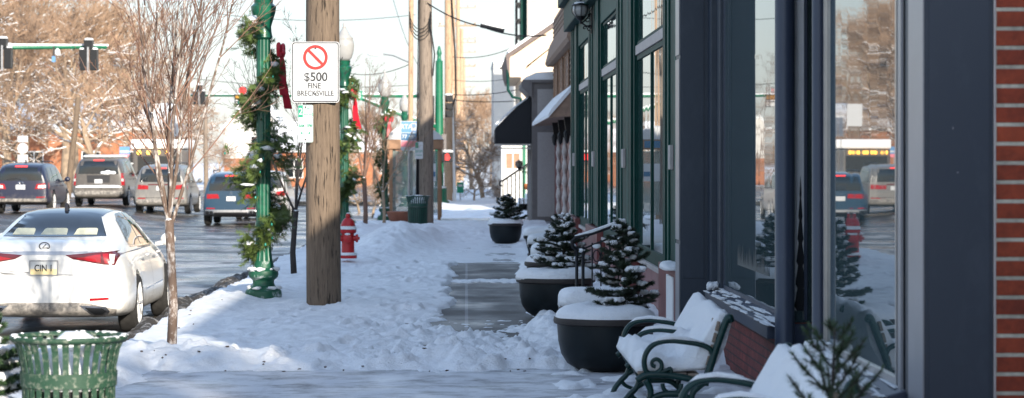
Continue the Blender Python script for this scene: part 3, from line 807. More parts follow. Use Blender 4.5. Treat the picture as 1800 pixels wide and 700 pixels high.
# ------------------------------------------------------------------ cream building with gutter, taller one behind
cb_ = thing('cream_house', 'cream rendered house with brown eaves, snowy verge and downspout', 'building')
m = MB(); m.prism([(1.9, -0.2), (1.9, 4.9), (2.3, 5.25), (4.6, 7.1), (9, 7.1), (9, -0.2)], 'y', 84.2, 94); m.build('wall', 'cream_stucco', cb_)
m = MB(); m.prism([(1.5, 4.75), (1.5, 5.45), (1.62, 5.5), (4.4, 7.4), (4.6, 7.4), (4.6, 7.1), (2.1, 5.15), (1.9, 4.75)], 'y', 83.9, 94); m.build('gable_end', 'cream_stucco', cb_)
m = MB(); m.prism([(1.42, 5.0), (1.36, 5.5), (1.46, 5.58), (4.4, 7.6), (4.4, 7.42), (1.55, 5.48), (1.497, 5.4), (1.497, 4.75)], 'y', 83.7, 94.2); rf = m.build('roof', 'brown_roof', cb_)
m = MB(); m.prism([(1.46, 5.585), (4.4, 7.605), (4.4, 7.7), (1.42, 5.66)], 'y', 83.68, 94); m.build('snow_cover', 'clean_snow', rf)
m = MB(); m.tube([(1.42, 83.75, 5.0), (1.44, 83.75, 4.3), (1.6, 83.78, 4.05), (1.88, 83.9, 4.0), (1.92, 84.1, 3.5), (1.92, 84.1, 0)], 0.05, 8); m.build('downspout', 'green_trim', cb_)
tb = thing('apartment_block', 'tall cream block with dark balcony rising behind the cream house', 'building')
m = MB(); m.box(2.75, 7, 104, 107.5, 0, 10); m.build('wall', 'cream_stucco', tb)
m = MB(); m.box(2.35, 2.745, 104.4, 107, 6.4, 10); m.build('bay', 'green_trim', tb)
for h in (7.2, 7.9, 8.6):
    m = MB(); m.box(2.15, 2.345, 104.2, 107, h, h + .08); m.build('balcony', 'black_metal', tb)
m = MB()
for k in range(4): m.tube([(2.18, 104.25 + k * .9, 6.9), (2.18, 104.25 + k * .9, 9.4)], .03, 5)
m.tube([(2.1, 104.2, 6.8), (2.74, 104.2, 6.3)], .08, 6); m.build('railing', 'black_metal', tb)
m = MB(); m.box(2.6, 3.0, 103.97, 103.99, 6, 10); m.build('corner_board', 'grey_stucco', tb)

def farther(root, k):
    for o in root.children_recursive:
        if o.type == 'MESH':
            for v in o.data.vertices:
                x, y, z = v.co
                v.co = (x * k, y * k, HC + (z - HC) * k)
farther(cb_, 1.22); farther(tb, 1.16)
wb = thing('white_block', 'blank white flat-roofed building far down the street', 'building')
m = MB(); m.box(1.55, 12, 138, 150, -0.3, 7.5); m.build('wall', 'white_siding', wb)
m = MB(); m.box(1.5, 12.05, 137.95, 150, 7.5, 7.6); m.build('roof', 'clean_snow', wb)
m = MB(); m.box(1.9, 2.0, 137.97, 137.99, 7.1, 7.2); m.build('vent', 'black_metal', wb)

wh = thing('white_cottage', 'small white house with a wooden window beyond the black railing', 'house')
m = MB(); m.box(1.42, 3.4, 98, 100.6, -0.3, 3.3); m.build('wall', 'white_siding', wh)
m = MB(); m.box(1.62, 2.15, 97.97, 97.995, 1.55, 2.15); w = m.build('window', 'shutter_wood', wh)
m = MB(); m.box(1.58, 2.19, 97.95, 97.969, 1.49, 1.54); m.box(1.58, 2.19, 97.95, 97.969, 2.16, 2.21); m.box(1.86, 1.9, 97.95, 97.969, 1.54, 2.16); m.build('frame', 'white_paint', w)
m = MB(); m.prism([(1.2, 3.3), (1.2, 3.4), (2.4, 4.1), (3.6, 3.4), (3.6, 3.3)], 'y', 97.7, 100.8); m.build('roof', 'clean_snow', wh)
m = MB(); m.box(2.28, 2.4, 97.95, 97.997, 0, 3.3); m.build('corner_board', 'signal_green', wh)
st = thing('porch_steps', 'snowy steps with black iron railing beside the grey shop', 'steps', (0, 0, 0))
m = MB()
for k in range(4): m.box(1.35 + k * .28, 3.2, 87.5, 90.5, -.2, 0.12 + k * .17)
m.build('stair', 'clean_snow', st)
m = MB(); r = [(1.22, 87.4, 1.05), (1.3, 87.4, 1.12), (2.35, 87.4, 1.82)]
m.tube([(1.28, 87.4, .92), (1.2, 87.4, .98), (1.22, 87.4, 1.1), (1.32, 87.4, 1.13), (2.4, 87.4, 1.85)], .035, 6)
for k in range(8): m.tube([(1.32 + k * .15, 87.4, -.1 + k * .06), (1.32 + k * .15, 87.4, 1.13 + k * .1)], .022, 5)
m.build('railing', 'black_metal', st)
m = MB()
for k in range(10):
    a = k * PI / 5; m.blob((2.2 + .06 * math.cos(a), 88.2 + .06 * math.sin(a), .9), (.07, .07, .11), None, 8, 6)
m.build('pumpkin', 'pumpkin'); p = bpy.context.scene.collection.objects[-1]
tag(p, 'small orange pumpkin standing on the snowy porch steps', 'pumpkin')

# unseen block added right of the camera, sized to shade the brick end wall
nb = thing('shade_block', 'unseen red brick block added right of the photographer to shade the end wall', 'house')
m = MB(); m.box(3.4, 14, 1.3, 9.1, -.3, 3.6); m.build('wall', 'red_brick', nb)
m = MB(); m.box(3.25, 14.2, 1.2, 9.25, 3.602, 3.72); m.build('roof', 'grey_frame', nb)
m = MB(); rng = random.Random(19)
for k in range(34):
    x = rng.uniform(-3.1, .6); d_ = 21.15 + rng.uniform(-.5, .5) * (1 if k < 26 else 0) + (0 if k < 26 else rng.uniform(0, 9))
    if k >= 26: x = rng.uniform(-3.2, -2.6)
    m.blob((x, d_, ground_h(x, d_) + .004), (rng.uniform(.005, .022), rng.uniform(.005, .022), rng.uniform(.004, .01)), rng, 6, 4, .4)
tag(m.build('grit', 'bark_bits', smooth=True), kind='stuff')
# bar of sunlight across the bare patch, modelled as flat white blobs
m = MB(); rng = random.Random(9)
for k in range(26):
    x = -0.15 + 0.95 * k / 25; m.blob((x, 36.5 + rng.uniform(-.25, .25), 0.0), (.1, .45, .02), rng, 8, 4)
tag(m.build('sun_bar', 'clean_snow', smooth=True), kind='stuff')
# ------------------------------------------------------------------ benches
def arc(cx, cz, r, a0, a1, n=10): return [(cx + r * math.cos(a0 + (a1 - a0) * k / n), cz + r * math.sin(a0 + (a1 - a0) * k / n)) for k in range(n + 1)]
def make_bench(label, L, loc, seed, group):
    """local x: 0 = front edge of seat, +x towards the wall; y along the bench"""
    t = thing('park_bench', label, 'bench', loc, 0, group)
    rng = random.Random(seed)
    def P(path, y): return [(x, y, z) for x, z in path]
    def SP(path, y, rad, n): return (*cr([(x, y, z) for x, z in path], rad), n)
    for fi, y in enumerate((0.0, L * 0.5, L)):
        m = MB()
        # seat rail, back post, front leg curls, rear leg
        m.tube(*SP([(-.01, .34), (.08, .385), (.3, .375), (.5, .335), (.56, .33)], y, [.026, .028, .026, .026, .03], 8))
        m.tube(*SP([(.47, .30), (.54, .36), (.60, .52), (.66, .68), (.705, .79), (.73, .80), (.745, .77)], y, [.03, .032, .03, .028, .03, .034, .02], 8))
        m.tube(*SP([(.06, .35), (.10, .27), (.08, .19), (.02, .13), (-.03, .07), (-.055, .0)], y, [.03, .026, .024, .024, .024, .026], 8))
        m.tube(*SP([(.52, .33), (.44, .26), (.43, .19), (.49, .12), (.56, .06), (.60, .0)], y, [.03, .026, .024, .024, .024, .026], 8))
        m.tube(*SP([(.08, .19), (.17, .235), (.27, .245), (.36, .235), (.43, .19)], y, [.024, .024, .026, .024, .024], 8))
        m.tube(*SP(arc(.27, .32, .075, PI, 2 * PI, 10), y, .018, 6))
        m.tube(*SP([(.02, .14), (.07, .09), (.15, .07), (.2, .11)], y, [.02, .018, .015, .01], 6))
        m.build('end_frame' if fi != 1 else 'middle_frame', 'bench_green', t, smooth=True)
        m = MB()
        # arm with the front loop and inner scroll
        a = [(.60, .50), (.575, .57), (.50, .605), (.38, .625), (.25, .635), (.14, .615), (.075, .56), (.05, .49), (.06, .42), (.10, .385)]
        m.tube(*SP(a, y, [.02, .021, .02, .02, .02, .021, .022, .022, .02, .02], 8))
        if fi != 1:
            m.tube(*SP([(.10, .385), (.15, .40), (.185, .43), (.185, .475), (.15, .50), (.115, .485), (.115, .455), (.14, .445)], y, [.02, .019, .018, .017, .016, .015, .015, .016], 7))
            m.tube(*SP([(.15, .40), (.22, .415), (.255, .43), (.265, .405), (.245, .385)], y, [.017, .016, .016, .016, .014], 6))
            m.tube(*SP([(.60, .50), (.565, .46), (.545, .40), (.52, .36)], y, [.018, .017, .017, .018], 7))
        m.build('armrest', 'bench_green', t, smooth=True)
    for k in range(5):
        m = MB(); m.box(.0 + k * .1, .085 + k * .1, 0, L, .385 - k * .004, .41 - k * .004)
        m.build('seat_slat', 'bench_wood', t, bevel=0.005)
    R = Matrix.Rotation(-0.29, 3, 'Y')
    for k in range(4):
        m = MB(); z = .45 + k * .085; x = .545 + (z - .4) * .29
        m.box(x - .012, x + .012, 0, L, z, z + .072, rot=Matrix.Rotation(0.28, 3, 'Y'))
        m.build('back_slat', 'bench_wood', t, bevel=0.004)
    # snow: seat drift and back drift as one lumpy loft along y
    vs, fs = [], []; n = 60; ny = 44
    o1, o2 = rng.uniform(0, 99), rng.uniform(0, 99)
    prof = [(-.012, .40), (-.02, .44), (.0, .495), (.06, .52), (.15, .515), (.26, .505), (.36, .515), (.44, .56), (.5, .63), (.56, .72), (.61, .80), (.65, .855), (.69, .86), (.73, .83), (.745, .76), (.70, .6), (.60, .42), (.3, .405)]
    for j in range(ny + 1):
        y = .03 + (L - .06) * j / ny
        e = min(1, (j + .4) / 3.0, (ny - j + .4) / 3.0) ** .5
        g = fbm(np.array([y * 2.2 + o1]), np.array([o2]), 7, 3)[0] - .5
        g2 = fbm(np.array([y * 3.2 + o2]), np.array([o1]), 8, 3)[0] - .5
        gap = math.exp(-((y - L * 0.14) / .13) ** 2) + .7 * math.exp(-((y - L * 0.8) / .1) ** 2)        # bare slat near one end
        for q, (x, z) in enumerate(prof):
            zz = z
            if 1 <= q <= 7: zz = .405 + (z - .405) * (e * (1 + 1.7 * g + .3 * math.sin(q * 1.7 + y * 9)))
            if 8 <= q <= 13:
                zz = z + (.10 * g2) * (q - 7) / 5 - (1 - e) * .06 - gap * .035 * (q > 10)
                x = x + (0.03 * g2 if q < 12 else 0) + gap * .05 * (q in (9, 10, 11, 12))
            vs.append((x, y, zz))
    k_ = len(prof)
    for j in range(ny):
        for q in range(k_): fs.append((j * k_ + q, j * k_ + (q + 1) % k_, (j + 1) * k_ + (q + 1) % k_, (j + 1) * k_ + q))
    fs.append(tuple(range(k_ - 1, -1, -1))); fs.append(tuple(ny * k_ + q for q in range(k_)))
    m = MB(); m.add(vs, fs); m.build('snow_cover', 'clean_snow', t, smooth=True)
    for y in (0.0, L * .5, L):
        m = MB()
        pth = [(.52, y, .618), (.4, y, .645), (.28, y, .658), (.16, y, .642), (.09, y, .6)]
        m.tube(pth, [.006, .017, .019, .017, .006], 7); m.build('arm_snow', 'clean_snow', t, smooth=True)
    return t
make_bench('green scrolled iron bench deep in snow beside the planter with the tall fir', 2.15, (1.17, 16.5, -0.01), 5, 'iron benches by the navy shop').scale = (.86, 1, .93)
make_bench('nearest green iron bench, its bare top slat showing behind the little fir tip', 2.2, (1.11, 10.85, 0.0), 11, 'iron benches by the navy shop').scale = (.86, 1, .99)

# ------------------------------------------------------------------ planters and firs
def round_planter(x, d, label, R=.44, tree=None, seed=1):
    t = thing('round_planter', label, 'planter', (x, d, ground_h(x, d) * .3), 0, 'round black planters along the shops')
    m = MB(); m.lathe([(R * .52, 0), (R * .60, .02), (R * .74, .06), (R * .85, .14), (R * .905, .25), (R * .925, .37), (R * .93, .40)], 48)
    m.build('bowl', 'planter_black', t, angle=50)
    m = MB(); m.lathe([(R * .935, .395), (R * .99, .405), (R * 1.0, .43), (R * .99, .455), (R * .93, .46), (R * .9, .44)], 48); m.build('rim', 'rust_rim', t, angle=50)
    m = MB(); rng = random.Random(seed); m.pillow(0, 0, .43, R * .985, R * .985, .135, rng, 30, 2.0, .14, .42)
    m.build('snow_cover', 'clean_snow', t, smooth=True)
    return t
def square_planter(x, d, label, s=.33, seed=1, h=.42):
    t = thing('square_planter', label, 'planter', (x, d, 0), 0, 'square black planters along the shops')
    m = MB()
    b = [(-s * .7, -s * .7), (s * .7, -s * .7), (s * .7, s * .7), (-s * .7, s * .7)]; tp = [(-s * .93, -s * .93), (s * .93, -s * .93), (s * .93, s * .93), (-s * .93, s * .93)]
    m.add([(p[0], p[1], 0.05) for p in b] + [(p[0], p[1], h - .05) for p in tp], [(3, 2, 1, 0), (4, 5, 6, 7), (0, 1, 5, 4), (1, 2, 6, 5), (2, 3, 7, 6), (3, 0, 4, 7)])
    m.build('box', 'planter_black', t, bevel=.012)
    m = MB()
    m.box(-s, s, -s, -s * .86, h - .06, h); m.box(-s, s, s * .86, s, h - .06, h); m.box(-s, -s * .86, -s * .857, s * .857, h - .06, h); m.box(s * .86, s, -s * .857, s * .857, h - .06, h)
    m.build('rim', 'black_metal', t, bevel=.006)
    for sx in (-1, 1):
        for sy in (-1, 1):
            m = MB(); m.lathe([(.05, 0), (.06, .03), (.05, .07), (.03, .09)], 12, (sx * s * .62, sy * s * .62, 0)); m.build('foot', 'rust_rim', t, smooth=True)
    m = MB(); m.pillow(0, 0, h - .015, s * 1.02, s * 1.02, .18, random.Random(seed), 22, 6.5, .08, .24); m.build('snow_cover', 'clean_snow', t, smooth=True)
    return t
round_planter(1.20, 20.9, 'biggest black bowl planter with snow and tall snowy fir beside the bench', .45, seed=3)
square_planter(1.21, 22.75, 'square black planter box with thick snow behind the nearest tall fir', .335, 4, .46)
round_planter(1.03, 27.9, 'black bowl planter in front of the iron handrail holding the shorter fir', .46, seed=6)
round_planter(1.20, 31.8, 'bowl planter mostly buried in drifted snow behind the shorter fir', .44, seed=8)
square_planter(1.32, 36.3, 'nearest of three snow topped boxes in a row by green shopfront', .34, 9)
square_planter(1.38, 41, 'middle one of three snow topped boxes in a row by green shopfront', .34, 12)
square_planter(1.42, 45.6, 'farthest of three snow topped boxes in a row by green shopfront', .34, 14)
round_planter(.86, 53.2, 'far black bowl planter with small snowy fir under the black awning', .39, seed=15)
round_planter(1.56, 10.3, 'black bowl planter at the near end of the closest bench', .42, seed=17)

def fir(name, label, x, d, z, h, wid, seed, group, snow=True, dens=1.0, nd=.02, rise=0.0, needle='needle_dark'):
    rng = random.Random(seed)
    t = thing(name, label, 'fir tree', (x, d, z), rng.uniform(0, 6), group)
    tr = MB(); ne = MB(); sn = MB()
    tr.tube([(0, 0, -.05), (.01, 0, h * .5), (0, .01, h)], [h * .022, h * .014, h * .006], 7)
    def needles(p, q, r, cnt):
        d_ = (q - p); L = d_.length
        if L < 1e-5: return
        d_ = d_ / L; u = d_.orthogonal().normalized(); w = d_.cross(u)
        tr.tube([p, q], [.0045, .003], 4, False)
        for k in range(cnt):
            f = rng.random(); a = rng.uniform(0, 2 * PI)
            o = (u * math.cos(a) + w * math.sin(a))
            b = p + d_ * (L * f)
            tip = b + (o * .85 + d_ * .65).normalized() * r * rng.uniform(.7, 1.15)
            sd = d_.cross(o) * r * .085
            ne.add([b - sd, b + sd, tip], [(0, 1, 2)])
        # bud end
        for k in range(5):
            a = rng.uniform(0, 2 * PI); o = (u * math.cos(a) + w * math.sin(a))
            sd = d_.cross(o) * r * .085
            ne.add([q - sd, q + sd, q + (d_ + o * .4).normalized() * r], [(0, 1, 2)])
    nb_ = int(44 * dens)
    for i in range(nb_):
        f = (i + .5) / nb_
        zz = h * (.06 + .90 * f ** .93)
        L = wid * (1 - f) ** .75 * rng.choice((.72, .85, .95, 1.05, 1.18)) * rng.uniform(.9, 1.1) + .05
        a = i * 2.399 + rng.uniform(-.4, .4)
        dirv = Vector((math.cos(a), math.sin(a), rng.uniform(-.15, .18) + .35 * f + rise))
        p0 = Vector((0, 0, zz)); p1 = p0 + dirv * L * .6; p2 = p1 + (dirv + Vector((0, 0, .35))).normalized() * L * .42
        cnt = int(190 * L * dens / .3)
        needles(p0 + dirv * .02, p1, nd * 1.2, cnt); needles(p1, p2, nd * 1.2, int(cnt * .8))
        side = Vector((-math.sin(a), math.cos(a), 0))
        for s in (-1, 1):
            for g in ((.3, .5, .7, .88) if rise == 0 else (.45,)):
                b = p0.lerp(p1, g / .6) if g < .6 else p1.lerp(p2, (g - .6) / .4)
                q = b + (dirv * .7 + side * s * .85 + Vector((0, 0, rng.uniform(-.1, .3)))).normalized() * L * (.5 - .35 * g) * rng.uniform(.8, 1.2)
                needles(b, q, nd * 1.1, int(cnt * .42))
        if snow and rng.random() < .85:
            c = p0.lerp(p2, rng.uniform(.45, .85)); rr = rng.uniform(.5, 1.0)
            for q in range(5):
                o = dirv * L * rng.uniform(-.16, .16) + side * L * rng.uniform(-.2, .2)
                sn.blob((c.x + o.x, c.y + o.y, c.z + .016 + abs(dirv.z) * 0), (L * rng.uniform(.08, .22) * rr + .008, L * rng.uniform(.08, .2) * rr + .008, .022 * rr + .008), rng, 9, 5, .4)
    if snow: sn.blob((0, 0, h + .005), (.022, .022, .015), rng, 7, 4)
    tr.build('trunk', 'dark_bark', t); ne.build('needles', needle, t)
    if snow: sn.build('snow_clumps', 'clean_snow', t, smooth=True)
    return t
FG = 'small firs in the planters'
fir('fir_tree', 'tall dark fir with snow clumps in biggest black bowl planter', 1.36, 20.95, .45, .84, .265, 21, FG, nd=.034)
fir('fir_tree', 'shorter dark fir in front of green shop beside the curled handrail', 1.13, 28.3, .45, .74, .34, 22, FG, nd=.036)
fir('fir_tree', 'far small snowy fir below the black awning', .9, 53.3, .45, .62, .36, 23, FG, dens=.8, nd=.045)
fir('fir_tree', 'little fir with bare brown pointed tips in front of closest bench', 1.57, 10.35, .48, .61, .27, 27, FG, snow=False, dens=.5, nd=.032, rise=.7, needle='needle')
fir('fir_tree', 'low green fir bough leaning in at the left edge behind the bin', -2.92, 14.4, .0, .95, .42, 29, None, dens=1.1, nd=.035, needle='needle')

for x_, lab in ((4.75, 'left'), (5.55, 'middle'), (6.3, 'right')):  # unseen spruces added only to throw shade on the near pavement
    fir('shade_spruce', lab + ' one of three unseen tall spruces added behind the photographer to shade the pavement', x_, -.6, -.1, 9.5, 1.0, int(x_ * 10), 'unseen spruces added for shade', snow=False, dens=.5, nd=.2)
# iron handrail with scroll
t = thing('handrail', 'black iron handrail with curled end and snow, in front of the green shop', 'railing', (0, 25, 0))
m = MB()
m.tube([(1.16, 0, .88), (1.10, 0, .92), (1.09, 0, .98), (1.13, 0, 1.02), (1.3, 0, 1.06), (1.52, 0, 1.14), (1.62, 0, 1.17)], .018, 8)
m.tube([(1.2, 0, .9), (1.5, 0, 1.02), (1.62, 0, 1.06)], .011, 6)
for x in (1.14, 1.205): m.tube([(x, 0, 0), (x, 0, .9 + (x - 1.14) * .35)], .017, 8)
for k in range(4):
    x = 1.30 + k * .09; m.tube([(x, 0, .15), (x, 0, .93 + (x - 1.2) * .35)], .008, 5)
    m.tube([(x + .045 + .035 * math.cos(a), 0, .8 + (x - 1.2) * .3 + .06 * math.sin(a)) for a in [q * PI / 5 for q in range(11)]], .006, 5)
m.tube([(1.17 + .05 * math.cos(a), 0, .86 + .05 * math.sin(a)) for a in [q * PI / 6 for q in range(13)]], .01, 5)
m.build('rails', 'black_metal', t, smooth=True)
m = MB(); m.tube([(1.12, 0, 1.035), (1.3, 0, 1.082), (1.52, 0, 1.162), (1.6, 0, 1.19)], [.008, .02, .018, .012], 7)
m.blob((1.19, 0, .885), (.04, .02, .025), random.Random(3)); m.blob((1.34, 0, .93), (.05, .02, .025), random.Random(4)); m.build('snow_cover', 'clean_snow', t, smooth=True)

# ------------------------------------------------------------------ litter bins
def litter_bin(label, x, d, R, h, mat, cat, seed, open_snow=True, z=0):
    t = thing('litter_bin', label, cat, (x, d, z))
    n = 30
    m = MB()
    for k in range(n):
        a = 2 * PI * k / n; c, s = math.cos(a), math.sin(a)
        prof = [(R * .79, .03), (R * .81, h * .3), (R * .82, h * .66), (R * .84, h * .78), (R * .90, h * .9), (R * .985, h * .975)]
        w = R * .056; th = .008
        vs = []; fs = []
        for r, z_ in prof:
            for sg, rr in ((-1, r), (1, r), (1, r - th), (-1, r - th)):
                vs.append((c * rr - s * w * sg * (r / R + .1), s * rr + c * w * sg * (r / R + .1), z_))
        for q in range(len(prof) - 1):
            for e in range(4): fs.append((q * 4 + e, q * 4 + (e + 1) % 4, q * 4 + 4 + (e + 1) % 4, q * 4 + 4 + e))
        fs.append((3, 2, 1, 0)); fs.append(tuple(len(vs) - 4 + e for e in range(4)))
        m.add(vs, fs)
    m.build('slats', mat, t)
    m = MB()
    m.lathe([(R * .80, h * .64), (R * .845, h * .64), (R * .86, h * .745), (R * .815, h * .745), (R * .80, h * .64)], 48)
    m.build('band', mat, t, angle=40)
    m = MB(); m.lathe([(R * .94, h * .975), (R * 1.0, h * .96), (R * 1.045, h * .985), (R * 1.03, h * 1.005), (R * .95, h * 1.0), (R * .94, h * .975)], 48)
    m.build('rim', mat, t, smooth=True)
    m = MB(); m.lathe([(R * .72, 0), (R * .78, 0), (R * .78, .06), (R * .72, .06)], 32); m.build('base_ring', mat, t, angle=40)
    m = MB(); m.lathe([(R * .66, .04), (R * .7, h * .7)], 32); m.build('liner', 'black_metal', t, smooth=True)
    rng = random.Random(seed)
    m = MB()
    m.pillow(0, 0, h * .62, R * .745, R * .745, h * .3, rng, 20, 2.0, .2, .7)
    m.blob((R * .1, 0, h * .93), (R * .42, R * .4, h * .10), rng, 12, 7, .15)
    for k in range(38):
        a = rng.uniform(0, 2 * PI); m.blob((math.cos(a) * R * .99, math.sin(a) * R * .99, h * 1.0), (R * rng.uniform(.03, .07), R * rng.uniform(.03, .07), .008), rng, 7, 4)
        if k < 0: m.blob((math.cos(a) * R * .86, math.sin(a) * R * .86, h * .76), (.022, .022, .009), rng, 6, 4)
    m.build('snow_cover', 'clean_snow', t, smooth=True)
    return t
litter_bin('large near green slatted litter bin with chipped paint and snow inside', -2.295, 13.95, .325, .80, 'can_green', 'bin', 1)
litter_bin('distant dark green slatted litter bin beside grey pole and bus shelter', -1.345, 66.6, .335, .82, 'far_can_green', 'bin', 2, z=.05)

# ------------------------------------------------------------------ lamp posts
def garland(t, h0, h1, seed, dens=1.0, sz=.085, r0=.15, mat='garland_green', turns=3.0, ph=0.0, snow=True):
    rng = random.Random(seed); m = MB(); sn = MB(); bl = MB()
    n = int(300 * dens * (h1 - h0))
    for i in range(n):
        f = rng.random(); h = h0 + (h1 - h0) * f
        a = ph + f * turns * 2 * PI
        c = Vector((math.cos(a) * r0, math.sin(a) * r0, h))
        thick = .08 + .035 * math.sin(f * 23 + seed) + .10 * math.exp(-((f - .42) / .2) ** 2)
        off = Vector((rng.gauss(0, 1), rng.gauss(0, 1), rng.gauss(-.25, 1.1))) * thick * .62
        p = c + off
        if math.hypot(p.x, p.y) < .075: continue
        out = Vector((p.x, p.y, 0)).normalized()
        d = (out * rng.uniform(.2, 1) + Vector((rng.gauss(0, .6), rng.gauss(0, .6), rng.gauss(-.35, .5)))).normalized()
        L = rng.uniform(.09, .2)
        u = d.orthogonal().normalized(); w = d.cross(u)
        pl = u * math.cos(i) + w * math.sin(i)
        for k in range(11):
            g = k / 11; b = p + d * L * g
            for s in (-1, 1):
                tip = b + (d * .75 + pl * s * .8 + Vector((rng.gauss(0, .15), rng.gauss(0, .15), rng.gauss(0, .15)))).normalized() * sz * (1 - .35 * g) * rng.uniform(.8, 1.1)
                sd = d * sz * .085
                m.add([b - sd, b + sd, tip], [(0, 1, 2)])
        if snow and rng.random() < .028:
            sn.blob((p.x, p.y, p.z + .04), (rng.uniform(.03, .09), rng.uniform(.03, .09), rng.uniform(.02, .045)), rng, 8, 5, .35)
        if i % 35 == 0: bl.blob((p.x + out.x * .05, p.y + out.y * .05, p.z), (.014, .014, .022), None, 6, 5)
    g = m.build('garland', mat, t)
    if snow: sn.build('snow_clumps', 'clean_snow', g, smooth=True)
    bl.build('light_bulbs', 'bulb_green', g, smooth=True)
    return g

def lamp_post(label, x, d, z, seed, bow_a=0, dens=1.0, near=False, ph=0.0, turns=3.0, bw=1.0):
    t = thing('street_lamp', label, 'street lamp', (x, d, z), 0, 'green garlanded street lamps')
    m = MB()
    m.lathe([(.235, 0), (.24, .05), (.232, .11), (.20, .145), (.15, .18), (.135, .22), (.14, .25), (.185, .29), (.195, .33), (.185, .37), (.14, .41), (.118, .5)], 20)
    m.build('base', 'lamp_base_green', t, angle=30)
    m = MB(); m.lathe([(.118, .5), (.102, .62), (.098, .9), (.094, 1.0), (.09, 3.35)], 32, flute=1, fl=.1)
    m.lathe([(.104, .93), (.11, .96), (.104, .99)], 24); m.build('shaft', 'lamp_green', t, angle=60)
    m = MB(); m.lathe([(.09, 3.35), (.12, 3.38), (.105, 3.45), (.10, 3.52), (.13, 3.62), (.155, 3.70), (.165, 3.78), (.12, 3.82), (.13, 3.9), (.15, 3.92)], 24, flute=1, fl=.06); m.build('capital', 'lamp_green', t, angle=50)
    m = MB(); m.lathe([(.11, 3.92), (.16, 3.98), (.20, 4.1), (.215, 4.22), (.21, 4.32), (.18, 4.38), (.195, 4.40), (.12, 4.48), (.09, 4.55), (.05, 4.6), (.05, 4.62)], 24); m.build('globe', 'globe', t, smooth=True)
    m = MB(); m.lathe([(.05, 4.62), (.02, 4.66), (.035, 4.69), (.01, 4.74), (0, 4.76)], 10); m.build('finial', 'grey_stucco', t, smooth=True)
    m = MB(); rg = random.Random(seed)
    for k in range(46):
        a = rg.uniform(0, 2 * PI); lo = k % 2
        r_, z_ = ((.195, .155) if lo else (.165, .395)); m.blob((r_ * math.cos(a), r_ * math.sin(a), z_), (rg.uniform(.02, .06), rg.uniform(.02, .06), rg.uniform(.012, .03)), rg, 7, 4, .4)
    m.build('snow_cover', 'clean_snow', t, smooth=True)
    garland(t, .55, 3.55, seed, dens, .085 if near else .10, .15, 'garland_green', turns, ph)
    # bow
    b = MB(); a = bow_a; o = Vector((math.cos(a) * .2, math.sin(a) * .2, 3.18)); s = Vector((-math.sin(a), math.cos(a), 0))
    ou = Vector((math.cos(a), math.sin(a), 0))
    for k, (dx, L, sw) in enumerate(((-.03, .55, .05), (.05, .72, .09 * bw))):
        path = [o + s * dx * q * 1.5 + ou * (.03 + sw * q * .7) + Vector((0, 0, -L * q)) for q in (0, .25, .5, .75, 1)]
        wv = (s + ou * .6) * .045 * bw
        vs = []
        for i_, p in enumerate(path):
            ww = wv * (0.5 + .8 * i_ / 4)
            for e in (-1, 1):
                for th in (0, .006): vs.append(p + ww * e + ou * (th + .012 * math.sin(i_ * 2)))
        fs = []
        for i_ in range(4):
            q = i_ * 4; fs += [(q, q + 4, q + 6, q + 2), (q + 1, q + 3, q + 7, q + 5), (q, q + 1, q + 5, q + 4), (q + 2, q + 6, q + 7, q + 3)]
        fs += [(0, 2, 3, 1), (16, 17, 19, 18)]
        b.add(vs, fs)
    for e in (-1, 1):
        lp = [o + s * e * (.02 + .13 * math.sin(q * PI)) * 1.0 + Vector((0, 0, .07 * math.sin(q * 2 * PI) + .05 * math.sin(q * PI))) + ou * .03 for q in [k / 10 for k in range(11)]]
        b.tube(lp, [.028] * 11, 6)
    b.blob(o + ou * .05, (.045, .045, .045), None, 8, 6)
    b.build('bow', 'bow_red', t, smooth=False)
    return t
lamp_post('nearest green fluted lamp post wrapped in fir garland beside wooden sign pole', -2.62, 31.2, ground_h(-2.62, 31.2) * .6, 5, bow_a=-.15, dens=1.25, near=True, ph=2.6, turns=3.2, bw=1.05)
lamp_post('lamp post half hidden by the wooden sign pole, above red hydrant', -2.62, 51.8, .05, 6, bow_a=-.3, dens=.9, ph=1.0)
lamp_post('third lamp post with bright red bow left of the bus shelter', -2.6, 77, -.05, 7, bow_a=-.9, dens=.6, ph=0.3)
lamp_post('farthest lamp post, small, its globe beside the bus stop sign', -2.55, 99.5, -.05, 8, bow_a=-.9, dens=.4, ph=2)

# ------------------------------------------------------------------ hydrant
t = thing('fire_hydrant', 'red fire hydrant with snow on its shoulders beside the snow bank', 'hydrant', (-2.02, 41.2, .16))
m = MB(); m.lathe([(.15, .0), (.155, .05), (.115, .055), (.11, .09), (.105, .42), (.14, .44), (.145, .49), (.125, .5)], 20); m.build('barrel', 'hydrant_red', t, angle=40)
m = MB(); m.lathe([(.135, .50), (.13, .55), (.10, .63), (.06, .68), (.035, .69), (.04, .72), (.03, .76), (0, .77)], 20); m.build('bonnet', 'hydrant_red', t, angle=50)
for ang in (PI, 0, -PI / 2):
    m = MB(); m.lathe([(.05, .09), (.05, .13), (.07, .135), (.07, .17), (.025, .18), (.025, .2), (0, .2)], 14, (0, 0, 0), 'x'); c = m.build('outlet_cap', 'hydrant_red', t, angle=40); c.location = (0, 0, .34); c.rotation_euler = (0, 0, ang)
m = MB(); rng = random.Random(2)
m.lathe([(.15, .492), (.148, .52), (.13, .548), (.134, .552)], 18); m.blob((0, 0, .765), (.03, .03, .012), rng); m.blob((-.15, 0, .42), (.05, .05, .02), rng); m.blob((0, -.15, .415), (.05, .04, .02), rng)
m.lathe([(.156, .052), (.15, .09), (.116, .10)], 18); m.build('snow_cover', 'clean_snow', t, smooth=True)

